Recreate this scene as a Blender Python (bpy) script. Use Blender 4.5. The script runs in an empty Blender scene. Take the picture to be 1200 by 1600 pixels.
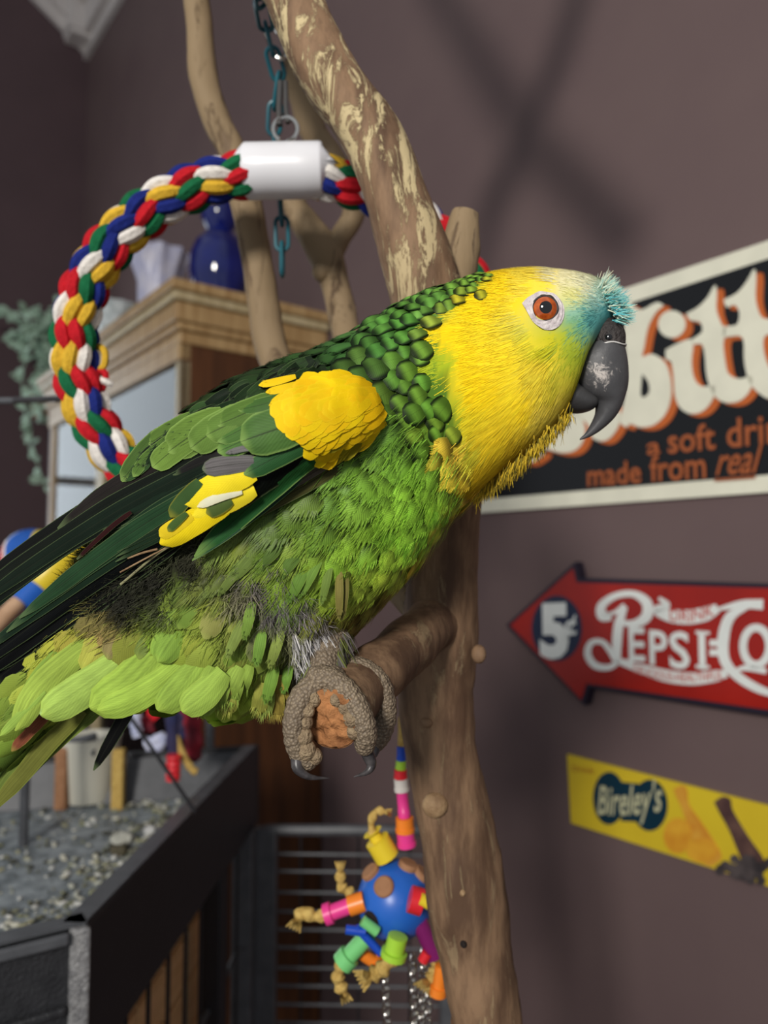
import bpy, bmesh, math, random
import numpy as np
from mathutils import Vector, Matrix, noise
from mathutils.bvhtree import BVHTree
random.seed(7)
rng = np.random.default_rng(7)
SC = bpy.context.scene
COL = SC.collection
PI = math.pi

# ------------------------------------------------------------------ camera
FPX = 1200.0
PITCH = math.atan(80 / FPX)
CAM = Vector((0, 0, 1.35))
VF = Vector((0, math.cos(PITCH), math.sin(PITCH)))
VU = Vector((0, -math.sin(PITCH), math.cos(PITCH)))
VR = Vector((1, 0, 0))
cd = bpy.data.cameras.new('camera')
cam = bpy.data.objects.new('camera', cd)
COL.objects.link(cam)
cam.location = CAM
cam.rotation_euler = (PI / 2 + PITCH, 0, 0)
cd.sensor_fit = 'VERTICAL'
cd.sensor_height = 36
cd.sensor_width = 27
cd.lens = 36 * FPX / 1600
cd.clip_start = 0.01
cd.dof.use_dof = True
cd.dof.focus_distance = 0.268
cd.dof.aperture_fstop = 9.0
SC.camera = cam

# ------------------------------------------------------------------ light
w = bpy.data.worlds.new('world')
SC.world = w
w.use_nodes = True
w.node_tree.nodes['Background'].inputs[0].default_value = (0.90, 0.94, 1.0, 1)
w.node_tree.nodes['Background'].inputs[1].default_value = 0.42


def area_light(name, loc, target, sx, sy, power, col, spread=180):
    l = bpy.data.lights.new(name, 'AREA')
    l.shape = 'RECTANGLE'
    l.size, l.size_y, l.energy, l.color = sx, sy, power, col
    l.spread = math.radians(spread)
    o = bpy.data.objects.new(name, l)
    COL.objects.link(o)
    o.location = loc
    o.rotation_euler = (Vector(target) - Vector(loc)).to_track_quat('-Z', 'Y').to_euler()
    return o


area_light('window_daylight', (-0.72, -1.98, 2.20), (0.35, 0.8, 1.55), 0.36, 0.46, 22, (1.0, 0.955, 0.89), 104)
SC.view_settings.view_transform = 'Standard'
SC.view_settings.look = 'None'
SC.view_settings.gamma = 1
SC.view_settings.use_curve_mapping = False
SC.view_settings.exposure = 0.0


# ------------------------------------------------------------------ helpers
def P(px, py, d):
    """point seen at that place of the 1200x1600 frame, d metres along the view axis"""
    d = float(d)
    return CAM + d * ((float(px) - 600) / FPX * VR + (800 - float(py)) / FPX * VU + VF)


def ray(px, py):
    return ((float(px) - 600) / FPX * VR + (800 - float(py)) / FPX * VU + VF)


def proj(p):
    q = p - CAM
    d = q.dot(VF)
    return 600 + FPX * q.dot(VR) / d, 800 - FPX * q.dot(VU) / d, d


def lin(c):
    c = c / 255.0
    return c / 12.92 if c <= 0.04045 else ((c + 0.055) / 1.055) ** 2.4


def rgb(r, g, b):
    return (lin(r), lin(g), lin(b), 1.0)


def lerp_tab(x, xs, ys):
    return float(np.interp(x, xs, ys))


def catmull(pts, n):
    """smooth polyline of n points through pts (tuples of any size)"""
    A = np.array(pts, float)
    m = len(A)
    if m == 2:
        t = np.linspace(0, 1, n)[:, None]
        return A[0] * (1 - t) + A[1] * t
    out = []
    for q in np.linspace(0, m - 1, n):
        i = min(int(q), m - 2)
        f = q - i
        p1, p2 = A[i], A[i + 1]
        p0 = A[i - 1] if i > 0 else 2 * p1 - p2
        p3 = A[i + 2] if i + 2 < m else 2 * p2 - p1
        out.append(0.5 * ((2 * p1) + (-p0 + p2) * f + (2 * p0 - 5 * p1 + 4 * p2 - p3) * f * f + (-p0 + 3 * p1 - 3 * p2 + p3) * f ** 3))
    return np.array(out)


class MB:
    """collects shapes, builds ONE mesh object"""

    def __init__(self):
        self.v, self.f, self.c, self.uv = [], [], [], {}
        self.col = None

    def add(self, vs, fs):
        o = len(self.v)
        self.v += [tuple(x) for x in vs]
        self.f += [tuple(i + o for i in f) for f in fs]
        if self.col is not None:
            self.c += [self.col] * len(vs)
        return o

    def box(self, c, half, ax=None):
        c = Vector(c)
        X, Y, Z = ax if ax else (Vector((1, 0, 0)), Vector((0, 1, 0)), Vector((0, 0, 1)))
        vs = [c + X * half[0] * a + Y * half[1] * b + Z * half[2] * g for a in (-1, 1) for b in (-1, 1) for g in (-1, 1)]
        self.add(vs, [(0, 1, 3, 2), (4, 6, 7, 5), (0, 4, 5, 1), (2, 3, 7, 6), (0, 2, 6, 4), (1, 5, 7, 3)])

    def tube(self, pts, rad, n=10, cap=True, closed=False, flat=1.0, bump=None):
        pts = [Vector(p) for p in pts]
        m = len(pts)
        if not hasattr(rad, '__len__'):
            rad = [rad] * m
        T = []
        for i in range(m):
            a = pts[(i - 1) % m] if (closed or i > 0) else pts[i]
            b = pts[(i + 1) % m] if (closed or i < m - 1) else pts[i]
            t = b - a
            T.append(t.normalized() if t.length > 1e-9 else Vector((0, 0, 1)))
        ref = Vector((0, 0, 1)) if abs(T[0].z) < 0.9 else Vector((1, 0, 0))
        N = (ref - T[0] * ref.dot(T[0])).normalized()
        vs, fs = [], []
        for i in range(m):
            N = (N - T[i] * N.dot(T[i])).normalized()
            B = T[i].cross(N)
            for k in range(n):
                a = 2 * PI * k / n
                r = float(rad[i])
                if bump:
                    r *= bump(i, a, pts[i])
                vs.append(pts[i] + N * math.cos(a) * r + B * math.sin(a) * r * flat)
        rng_i = m if closed else m - 1
        for i in range(rng_i):
            j = (i + 1) % m
            for k in range(n):
                l = (k + 1) % n
                fs.append((i * n + k, i * n + l, j * n + l, j * n + k))
        if cap and not closed:
            fs.append(tuple(range(n - 1, -1, -1)))
            fs.append(tuple((m - 1) * n + k for k in range(n)))
        self.add(vs, fs)

    def ball(self, c, r, nu=14, nv=9, sc=(1, 1, 1), ax=None):
        c = Vector(c)
        r = float(r)
        X, Y, Z = ax if ax else (Vector((1, 0, 0)), Vector((0, 1, 0)), Vector((0, 0, 1)))
        vs, fs = [], []
        for j in range(nv + 1):
            b = PI * j / nv
            for i in range(nu):
                a = 2 * PI * i / nu
                vs.append(c + r * (X * sc[0] * math.sin(b) * math.cos(a) + Y * sc[1] * math.sin(b) * math.sin(a) + Z * sc[2] * math.cos(b)))
        for j in range(nv):
            for i in range(nu):
                k = (i + 1) % nu
                fs.append((j * nu + i, (j + 1) * nu + i, (j + 1) * nu + k, j * nu + k))
        self.add(vs, fs)

    def lathe(self, c, prof, n=28, wob=None):
        """prof: (radius, height) list round a vertical axis at c"""
        c = Vector(c)
        vs, fs = [], []
        for j, (r, h) in enumerate(prof):
            for i in range(n):
                a = 2 * PI * i / n
                q = r * (wob(j, a) if wob else 1)
                vs.append(c + Vector((q * math.cos(a), q * math.sin(a), h)))
        for j in range(len(prof) - 1):
            for i in range(n):
                k = (i + 1) % n
                fs.append((j * n + i, j * n + k, (j + 1) * n + k, (j + 1) * n + i))
        self.add(vs, fs)

    def prism(self, poly, dirv):
        """poly: list of points, extruded along dirv"""
        m = len(poly)
        d = Vector(dirv)
        vs = [Vector(p) for p in poly] + [Vector(p) + d for p in poly]
        fs = [tuple(range(m)), tuple(range(2 * m - 1, m - 1, -1))]
        for i in range(m):
            j = (i + 1) % m
            fs.append((i, i + m, j + m, j))
        self.add(vs, fs)

    def mesh(self, name):
        me = bpy.data.meshes.new(name)
        me.from_pydata(self.v, [], self.f)
        if self.c:
            at = me.color_attributes.new('Col', 'FLOAT_COLOR', 'POINT')
            at.data.foreach_set('color', np.array(self.c, np.float32).ravel())
        return me

    def build(self, name, mat, parent=None, smooth=True, bevel=0, fixn=True, label=None):
        me = self.mesh(name)
        if fixn:
            bm = bmesh.new()
            bm.from_mesh(me)
            bmesh.ops.recalc_face_normals(bm, faces=bm.faces)
            bm.to_mesh(me)
            bm.free()
        if smooth:
            me.polygons.foreach_set('use_smooth', [True] * len(me.polygons))
            try:
                me.set_sharp_from_angle(angle=math.radians(42))
            except Exception:
                pass
        o = link(name, me, mat, parent)
        if bevel:
            b = o.modifiers.new('bevel', 'BEVEL')
            b.width = bevel
            b.segments = 2
            b.limit_method = 'ANGLE'
        if label:
            o['label'] = label
        return o


ORIGIN = {}


def setparent(o, parent):
    o.parent = parent
    l = ORIGIN.get(parent.name)
    if l is not None:
        o.matrix_parent_inverse = Matrix.Translation(-l)


def link(name, me, mat, parent=None):
    o = bpy.data.objects.new(name, me)
    COL.objects.link(o)
    if mat and not me.materials:
        me.materials.append(mat)
    if parent:
        setparent(o, parent)
    return o


def tag(o, label=None, cat=None, group=None, kind=None):
    if label:
        o['label'] = label
    if cat:
        o['category'] = cat
    if group:
        o['group'] = group
    if kind:
        o['kind'] = kind
    return o


def thing(name, label, cat, loc, group=None):
    o = bpy.data.objects.new(name, None)
    COL.objects.link(o)
    o.empty_display_size = 0.02
    o.location = loc
    ORIGIN[o.name] = Vector(loc)
    return tag(o, label, cat, group)


# ------------------------------------------------------------------ materials
def nodes_of(name):
    m = bpy.data.materials.new(name)
    m.use_nodes = True
    nt = m.node_tree
    return m, nt, nt.nodes['Principled BSDF']


def NN(nt, typ, **kw):
    n = nt.nodes.new(typ)
    for k, v in kw.items():
        setattr(n, k, v)
    return n


def mth(nt, op, a, b=None, c=None, clamp=False):
    n = nt.nodes.new('ShaderNodeMath')
    n.operation = op
    n.use_clamp = clamp
    for i, x in enumerate((a, b, c)):
        if x is None:
            continue
        if isinstance(x, (int, float)):
            n.inputs[i].default_value = x
        else:
            nt.links.new(x, n.inputs[i])
    return n.outputs[0]


def mixc(nt, fac, a, b, blend='MIX'):
    n = nt.nodes.new('ShaderNodeMix')
    n.data_type = 'RGBA'
    n.blend_type = blend
    for s, x in ((n.inputs[0], fac), (n.inputs[6], a), (n.inputs[7], b)):
        if isinstance(x, (int, float)):
            s.default_value = x
        elif isinstance(x, tuple):
            s.default_value = x
        else:
            nt.links.new(x, s)
    return n.outputs[2]


def mat(name, c1, c2=None, scale=20, rough=0.6, metal=0, bump=0, bscale=None, detail=4, stretch=None, spec=0.5, coat=0, trans=0, ior=1.45, lo=0.35, hi=0.65):
    m, nt, b = nodes_of(name)
    b.inputs['Roughness'].default_value = rough
    b.inputs['Metallic'].default_value = metal
    b.inputs['Specular IOR Level'].default_value = spec
    b.inputs['Coat Weight'].default_value = coat
    b.inputs['Transmission Weight'].default_value = trans
    b.inputs['IOR'].default_value = ior
    b.inputs['Base Color'].default_value = c1
    tc = NN(nt, 'ShaderNodeTexCoord')
    src = tc.outputs['Object']
    if stretch:
        mp = NN(nt, 'ShaderNodeMapping')
        mp.inputs['Scale'].default_value = stretch
        nt.links.new(src, mp.inputs[0])
        src = mp.outputs[0]
    if c2:
        n = NN(nt, 'ShaderNodeTexNoise')
        n.inputs['Scale'].default_value = scale
        n.inputs['Detail'].default_value = detail
        nt.links.new(src, n.inputs['Vector'])
        mr = NN(nt, 'ShaderNodeMapRange')
        mr.inputs[1].default_value = lo
        mr.inputs[2].default_value = hi
        nt.links.new(n.outputs[0], mr.inputs[0])
        nt.links.new(mixc(nt, mr.outputs[0], c1, c2), b.inputs['Base Color'])
    if bump:
        n2 = NN(nt, 'ShaderNodeTexNoise')
        n2.inputs['Scale'].default_value = bscale or scale * 3
        n2.inputs['Detail'].default_value = 5
        nt.links.new(src, n2.inputs['Vector'])
        bp = NN(nt, 'ShaderNodeBump')
        bp.inputs['Strength'].default_value = bump
        bp.inputs['Distance'].default_value = 0.002
        nt.links.new(n2.outputs[0], bp.inputs['Height'])
        nt.links.new(bp.outputs[0], b.inputs['Normal'])
    return m


def attr_mat(name, rough=0.7, spec=0.3, var=0.0):
    m, nt, b = nodes_of(name)
    a = NN(nt, 'ShaderNodeAttribute', attribute_name='Col')
    b.inputs['Roughness'].default_value = rough
    b.inputs['Specular IOR Level'].default_value = spec
    nt.links.new(a.outputs[0], b.inputs['Base Color'])
    return m


def feather_mat(name, src='obj', streak=0.0, root=0.0, edge=None, e0=0.7, e1=1.0, es=0.7, rachis=0.5, rough=0.5, barb=0.16, tip=None, sheen=0.0, spec=0.25):
    """vane colour from the object (or the attribute), barb lines, shaft and rim by the vane's own UV"""
    m, nt, b = nodes_of(name)
    uv = NN(nt, 'ShaderNodeUVMap')
    sp = NN(nt, 'ShaderNodeSeparateXYZ')
    nt.links.new(uv.outputs[0], sp.inputs[0])
    u, v = sp.outputs[0], sp.outputs[1]
    d = mth(nt, 'MULTIPLY', mth(nt, 'ABSOLUTE', mth(nt, 'SUBTRACT', u, 0.5)), 2.0)
    if src == 'obj':
        col = NN(nt, 'ShaderNodeObjectInfo').outputs['Color']
    else:
        col = NN(nt, 'ShaderNodeAttribute', attribute_name='Col').outputs[0]
    # patchy tone inside the vane
    nz = NN(nt, 'ShaderNodeTexNoise')
    nz.inputs['Scale'].default_value = 75
    nz.inputs['Detail'].default_value = 5
    tc = NN(nt, 'ShaderNodeNewGeometry')
    nt.links.new(tc.outputs['Position'], nz.inputs['Vector'])
    s = mth(nt, 'SINE', mth(nt, 'ADD', mth(nt, 'MULTIPLY', v, 95.0), mth(nt, 'MULTIPLY', d, -38.0)))
    val = mth(nt, 'ADD', mth(nt, 'MULTIPLY', s, barb), mth(nt, 'ADD', mth(nt, 'MULTIPLY', nz.outputs[0], 0.8), 0.56))
    col = mixc(nt, 1.0, col, val, 'MULTIPLY')
    if streak:
        oi = NN(nt, 'ShaderNodeObjectInfo')
        cb = NN(nt, 'ShaderNodeCombineXYZ')
        nt.links.new(mth(nt, 'ADD', mth(nt, 'MULTIPLY', u, 13.0), mth(nt, 'MULTIPLY', oi.outputs['Random'], 40.0)), cb.inputs[0])
        nt.links.new(mth(nt, 'MULTIPLY', v, 1.6), cb.inputs[1])
        ns = NN(nt, 'ShaderNodeTexNoise')
        ns.inputs['Scale'].default_value = 1.0
        ns.inputs['Detail'].default_value = 4
        nt.links.new(cb.outputs[0], ns.inputs['Vector'])
        sv = mth(nt, 'ADD', 1.0 - streak * 1.1, mth(nt, 'MULTIPLY', ns.outputs[0], streak * 2.2))
        col = mixc(nt, 1.0, col, sv, 'MULTIPLY')
    if root:  # dark downy vane base; also paints scalloped shade between overlapping feathers
        rr_ = NN(nt, 'ShaderNodeMapRange')
        rr_.interpolation_type = 'SMOOTHSTEP'
        rr_.inputs[1].default_value, rr_.inputs[2].default_value = .30, .72
        rr_.inputs[3].default_value, rr_.inputs[4].default_value = 1.0 - root, 1.0
        nt.links.new(v, rr_.inputs[0])
        col = mixc(nt, 1.0, col, rr_.outputs[0], 'MULTIPLY')
    rim = mth(nt, 'MAXIMUM', d, v)
    if edge:
        mr = NN(nt, 'ShaderNodeMapRange')
        mr.interpolation_type = 'SMOOTHSTEP'
        mr.inputs[1].default_value = e0
        mr.inputs[2].default_value = e1
        nt.links.new(rim, mr.inputs[0])
        col = mixc(nt, mth(nt, 'MULTIPLY', mr.outputs[0], es), col, edge)
    if rachis:
        r = mth(nt, 'LESS_THAN', d, 0.035)
        col = mixc(nt, mth(nt, 'MULTIPLY', r, rachis), col, (0.012, 0.014, 0.008, 1))
    nt.links.new(col, b.inputs['Base Color'])
    bp = NN(nt, 'ShaderNodeBump')
    bp.inputs['Strength'].default_value = 0.10
    bp.inputs['Distance'].default_value = 0.0002
    nt.links.new(s, bp.inputs['Height'])
    nt.links.new(bp.outputs[0], b.inputs['Normal'])
    b.inputs['Roughness'].default_value = rough
    b.inputs['Specular IOR Level'].default_value = spec
    b.inputs['Sheen Weight'].default_value = sheen
    return m


M = {}
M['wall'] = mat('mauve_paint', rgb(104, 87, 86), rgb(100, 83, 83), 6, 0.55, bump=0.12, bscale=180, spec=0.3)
M['wall_shaded'] = mat('mauve_paint_shaded', rgb(92, 74, 77), rgb(88, 71, 74), 6, 0.6, bump=0.12, bscale=180, spec=0.3)  # left wall's dimmer light put into a darker copy of the paint
M['trim'] = mat('white_trim_paint', rgb(214, 208, 204), rgb(204, 198, 194), 8, 0.5)
M['floor'] = mat('brown_floor', rgb(90, 62, 42), rgb(70, 46, 30), 9, 0.5, stretch=(1, 12, 1))
M['ceil'] = mat('ceiling_paint', rgb(205, 200, 198), rgb(198, 192, 190), 8, 0.8)


# ------------------------------------------------------------------ the room shell
TH = math.atan(917 / FPX)                 # the right wall recedes to x = -317 of the frame
U = Vector((-math.sin(TH), math.cos(TH), 0))
NW = Vector((math.cos(TH), math.sin(TH), 0))
ZV = Vector((0, 0, 1))
W0 = 0.82
WO = CAM + NW * W0                        # foot of the perpendicular on the wall, camera height
CZ = CAM.z


def hit_plane(px, py, n, dist):
    r = ray(px, py)
    return CAM + r * (dist / r.dot(n))


def wall_az(px, py):
    q = hit_plane(px, py, NW, W0) - WO
    return q.dot(-U), q.z


def wall_pt(a, z, off=0.0):
    return WO - U * float(a) + ZV * float(z) - NW * float(off)


corner = hit_plane(138, 105, NW, W0)
ac = (corner - WO).dot(-U)
cor = Vector((corner.x, corner.y, 0))
zt = 3.6


def slab(name, p0, p1, thick, z0, z1, m):
    b = MB()
    p0, p1, t = Vector(p0), Vector(p1), Vector(thick)
    b.prism([p0 + ZV * z0, p1 + ZV * z0, p1 + ZV * z1, p0 + ZV * z1], t)
    return tag(b.build(name, m, smooth=False), kind='structure')


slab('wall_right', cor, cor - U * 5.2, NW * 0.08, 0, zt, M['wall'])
slab('wall_left', cor, cor - NW * 2.4, U * 0.08, 0, 4.6, M['wall_shaded'])
fb = MB()
fp = [cor + NW * .08 + U * .08, cor - U * 5.2 + NW * .08, cor - U * 5.2 - NW * 2.4, cor - NW * 2.4 + U * .08]
fb.prism([Vector((p.x, p.y, 0)) for p in fp], (0, 0, -0.05))
tag(fb.build('floor', M['floor'], smooth=False), kind='structure')
# crown trim: level along the right wall, raked along the left one
dL = U.dot(cor - Vector((0, 0, 0)))
Lw = hit_plane(25, 0, U, U.dot(corner - CAM))
Lc = hit_plane(90, 66, U, U.dot(corner - CAM))
slopeL = (Lw.z - Lc.z) / ((Lw - Lc).dot(-NW))
zr = hit_plane(152, 72, NW, W0).z
b = MB()
for (h0, h1, pr) in ((0, .05, .02), (.05, .16, .045), (.16, .30, .07)):
    b.prism([cor - NW * 0 + ZV * (zr + h0), cor - NW * pr + ZV * (zr + h0), cor - NW * pr + ZV * (zr + h1), cor + ZV * (zr + h1)], -U * 5.2)
tag(b.build('trim_1', M['trim'], smooth=False), kind='structure')
b = MB()
zl = Lc.z - 0.02
for (h0, h1, pr) in ((0, .05, .02), (.05, .16, .045), (.16, .30, .07)):
    b.prism([cor + ZV * (zl + h0), cor - U * pr + ZV * (zl + h0), cor - U * pr + ZV * (zl + h1), cor + ZV * (zl + h1)], -NW * 2.0 + ZV * slopeL * 2.0)
tag(b.build('trim_2', M['trim'], smooth=False), kind='structure')
b = MB()
zb = hit_plane(120, 108, NW, W0).z - 0.02
b.box(cor - U * .045 - NW * .045 + ZV * (zb + .20), (.045, .045, .20), (U, NW, ZV))
b.box(cor - U * .049 - NW * .049 + ZV * (zb + .03), (.049, .049, .012), (U, NW, ZV))
tag(b.build('trim_3', M['trim'], smooth=False, bevel=.004), kind='structure')
b = MB()
zc = max(zr, zl) + .29
b.prism([cor + ZV * zc, cor - U * 2.4 + ZV * zc, cor - U * 2.4 - NW * 1.2 + ZV * (zc + slopeL * 1.2), cor - NW * 1.2 + ZV * (zc + slopeL * 1.2)], (0, 0, .05))
tag(b.build('ceiling', M['ceil'], smooth=False), kind='structure')


# window in the left wall, past the picture's left edge (it shows in the cabinet glass and rims the limbs)
M['daylight'] = bpy.data.materials.new('window_daylight')
M['daylight'].use_nodes = True
nt_ = M['daylight'].node_tree
bs_ = nt_.nodes['Principled BSDF']
bs_.inputs['Base Color'].default_value = (.5, .55, .6, 1)
bs_.inputs['Emission Color'].default_value = (.82, .92, 1.0, 1)
bs_.inputs['Emission Strength'].default_value = 2.4
b = MB()
s0, s1, zw0, zw1 = .42, 1.22, 1.15, 2.15
wq = lambda s_, z_, o_: cor - NW * s_ - U * o_ + ZV * z_
for (a0, a1, h0, h1) in ((s0 - .06, s1 + .06, zw1, zw1 + .06), (s0 - .06, s1 + .06, zw0 - .06, zw0), (s0 - .06, s0, zw0, zw1), (s1, s1 + .06, zw0, zw1), (s0, s1, (zw0 + zw1) / 2 - .015, (zw0 + zw1) / 2 + .015)):
    b.prism([wq(a0, h0, 0), wq(a1, h0, 0), wq(a1, h1, 0), wq(a0, h1, 0)], -U * .03)
wf = tag(b.build('window_1', M['trim'], smooth=False), kind='structure')
for (h0, h1) in ((zw0, (zw0 + zw1) / 2 - .015), ((zw0 + zw1) / 2 + .015, zw1)):
    b = MB()
    b.prism([wq(s0, h0, .004), wq(s1, h0, .004), wq(s1, h1, .004), wq(s0, h1, .004)], -U * .006)
    b.build('pane', M['daylight'], wf, smooth=False)

# ------------------------------------------------------------------ wall signs
def wpoly(b, pts, off, thick, smooth=0, closed=True):
    """outline given where it is seen on the wall; a flat piece standing off the wall"""
    if smooth:
        pts = [tuple(p) for p in catmull(list(pts) + [pts[0]], smooth)[:-1]]
    q = [wall_az(*p) for p in pts]
    b.prism([wall_pt(a, z, off - thick) for a, z in q], -NW * thick)


def wstroke(b, pts, wd, off, thick, n=24):
    c = catmull(pts, n)
    t = np.gradient(c, axis=0)
    t /= np.linalg.norm(t, axis=1)[:, None] + 1e-9
    nn = np.stack([-t[:, 1], t[:, 0]], 1)
    if hasattr(wd, '__len__'):
        wd = np.interp(np.linspace(0, 1, n), np.linspace(0, 1, len(wd)), wd)[:, None]
    L, R = c + nn * wd / 2, c - nn * wd / 2
    fr, bk = [], []
    vs = []
    for o in (off, off - thick):
        for i in range(n):
            for p in (L[i], R[i]):
                vs.append(wall_pt(*wall_az(*p), o))
    fs = []
    for i in range(n - 1):
        fs.append((2 * i, 2 * i + 1, 2 * i + 3, 2 * i + 2))
        k = 2 * n
        fs.append((k + 2 * i, k + 2 * i + 2, k + 2 * i + 3, k + 2 * i + 1))
        fs.append((2 * i, 2 * i + 2, k + 2 * i + 2, k + 2 * i))
        fs.append((2 * i + 1, k + 2 * i + 1, k + 2 * i + 3, 2 * i + 3))
    b.add(vs, fs)


def text_verts(s, bold=0.0, shear=0.0):
    cu = bpy.data.curves.new('t', 'FONT')
    cu.body = s
    cu.offset = bold
    cu.shear = shear
    cu.resolution_u = 3
    o = bpy.data.objects.new('t', cu)
    COL.objects.link(o)
    dg = bpy.context.evaluated_depsgraph_get()
    me = bpy.data.meshes.new_from_object(o.evaluated_get(dg))
    v = np.array([tuple(x.co) for x in me.vertices])
    f = [tuple(p.vertices) for p in me.polygons]
    bpy.data.objects.remove(o)
    bpy.data.curves.remove(cu)
    bpy.data.meshes.remove(me)
    return v, f


def wtext(b, s, p0, p1, top, off, bold=0.02, shear=0.0, base=None, bend=None):
    """text fitted between two seen points of its base line; top = seen point of the cap line above p0"""
    v, f = text_verts(s, bold, shear)
    a0, z0 = wall_az(*p0)
    a1, z1 = wall_az(*p1)
    h = wall_az(*top)[1] - z0
    x0, x1 = v[:, 0].min(), v[:, 0].max()
    y0 = 0.0 if base is None else base
    hh = v[:, 1].max() - y0
    vs = []
    for x, y, _ in v:
        t = (x - x0) / (x1 - x0)
        dz = bend(t) if bend else 0
        vs.append(wall_pt(a0 + (a1 - a0) * t, z0 + (z1 - z0) * t + (y - y0) / hh * h + dz, off))
    b.add(vs, f)


def print_mat(name, c, c2=None, rough=0.35):
    return mat(name, c, c2 or tuple(x * 0.92 for x in c[:3]) + (1,), 30, rough)


M['ink_black'] = print_mat('black_enamel', rgb(14, 15, 18), rough=0.14)
M['ink_cream'] = print_mat('cream_enamel', rgb(226, 224, 204), rough=0.3)
M['ink_orange'] = print_mat('orange_enamel', rgb(190, 96, 40), rough=0.35)
M['ink_rust'] = print_mat('rust_enamel', rgb(165, 88, 46), rough=0.35)
M['ink_red'] = mat('red_enamel', rgb(158, 30, 20), rgb(144, 26, 18), 14, 0.22)
M['ink_navy'] = print_mat('navy_enamel', rgb(28, 40, 66), rough=0.3)
M['ink_edge'] = print_mat('dark_navy_edge', rgb(32, 26, 42), rough=0.4)
M['ink_white'] = print_mat('white_enamel', rgb(222, 226, 222), rough=0.3)
M['ink_pink'] = print_mat('pale_red_print', rgb(190, 90, 84), rough=0.3)
M['ink_yellow'] = mat('yellow_enamel', rgb(214, 188, 44), rgb(204, 176, 40), 10, 0.4)
M['ink_teal'] = print_mat('teal_black_print', rgb(10, 46, 62), rough=0.35)
M['ink_script'] = print_mat('cream_script', rgb(188, 186, 150), rough=0.4)
M['ink_bottle'] = mat('amber_print', rgb(200, 130, 40), rgb(214, 160, 60), 40, 0.4)
M['ink_bottle2'] = mat('purple_print', rgb(60, 40, 44), rgb(100, 74, 66), 40, 0.4)
M['ink_fruit'] = mat('fruit_print', rgb(220, 165, 50), rgb(206, 140, 40), 40, 0.4)
M['ink_grape'] = mat('grape_print', rgb(50, 46, 48), rgb(84, 76, 76), 60, 0.35)

# --- the black and cream tin sign
sg = thing('tin_sign', 'black tin soft drink sign with cream blackletter script and orange slogan, behind the bird\'s beak', 'sign', wall_pt(*wall_az(1000, 620)), 'tin signs on the mauve wall')
T0, T1 = (735, 534), (1310, 343)
B1, B0 = (1310, 762), (735, 803)
b = MB()
wpoly(b, [T0, T1, B1, B0], .006, .006)
b.build('panel', M['ink_cream'], sg, smooth=False)
b = MB()
wpoly(b, [(752, 552), (1290, 379), (1290, 735), (752, 781)], .0066, .001)
b.build('field', M['ink_black'], sg, smooth=False)


def cr(X, Y):
    return (740 + X / 2.609, 360 + Y / 2.609)


LET = {
    'b': [(652, 300), (700, 330), (760, 300), (790, 312), (760, 340), (728, 400), (712, 480), (705, 520), (745, 508), (795, 540), (818, 600), (822, 680), (800, 750), (755, 795), (700, 806), (655, 792), (640, 806), (610, 780), (622, 740), (640, 640), (640, 520), (630, 430), (632, 350)],
    'i': [(800, 492), (840, 470), (900, 448), (912, 470), (905, 540), (915, 605), (945, 640), (1000, 640), (992, 690), (955, 738), (905, 752), (862, 730), (838, 680), (832, 600), (822, 540), (802, 530)],
    't': [(884, 345), (930, 320), (970, 280), (1000, 230), (1008, 262), (1006, 330), (1030, 392), (1046, 400), (1040, 442), (1034, 470), (1042, 540), (1056, 590), (1100, 610), (1150, 600), (1146, 650), (1110, 694), (1062, 708), (1018, 696), (985, 656), (966, 590), (960, 520), (948, 470), (912, 470), (905, 452), (948, 420), (940, 380), (900, 372)],
    't2': [(1036, 290), (1090, 262), (1130, 215), (1160, 165), (1168, 200), (1166, 290), (1190, 360), (1230, 372), (1250, 420), (1200, 440), (1204, 520), (1240, 590), (1300, 590), (1290, 640), (1230, 690), (1180, 668), (1140, 620), (1120, 540), (1112, 440), (1040, 440), (1040, 400), (1090, 390), (1100, 340), (1080, 310), (1050, 320)],
    's': [(410, 740), (470, 700), (560, 690), (612, 740), (608, 800), (570, 852), (530, 862), (495, 840), (480, 790)],
    'e': [(360, 790), (400, 760), (440, 750), (470, 800), (464, 860), (430, 900), (380, 910), (330, 898), (296, 886), (330, 840)],
    'n': [(215, 940), (250, 915), (296, 898), (302, 915), (262, 945), (230, 950)],
}
bw, bo, bk = MB(), MB(), MB()
for k, pts in LET.items():
    pp = [cr(*p) for p in pts]
    wpoly(bw, pp, .0090, .0012, smooth=len(pp) * 3)
    wpoly(bo, [(x + 11, y + 5) for x, y in pp], .0076, .0008, smooth=len(pp) * 3)
    wpoly(bo, [(x + 6, y + 4) for x, y in pp], .0074, .0008, smooth=len(pp) * 3)
dot = [cr(825 + 56 * math.cos(a), 388 + 56 * math.sin(a)) for a in np.linspace(0, 2 * PI, 20)[:-1]]
wpoly(bw, dot, .0090, .0012)
wpoly(bo, [(x + 11, y + 5) for x, y in dot], .0076, .0008)
# the apostrophe and last letter, past the picture's edge
wpoly(bw, [cr(*p) for p in [(1320, 300), (1400, 270), (1420, 360), (1360, 420), (1400, 520), (1380, 610), (1300, 620), (1340, 520), (1300, 420)]], .0090, .0012, smooth=30)
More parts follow.
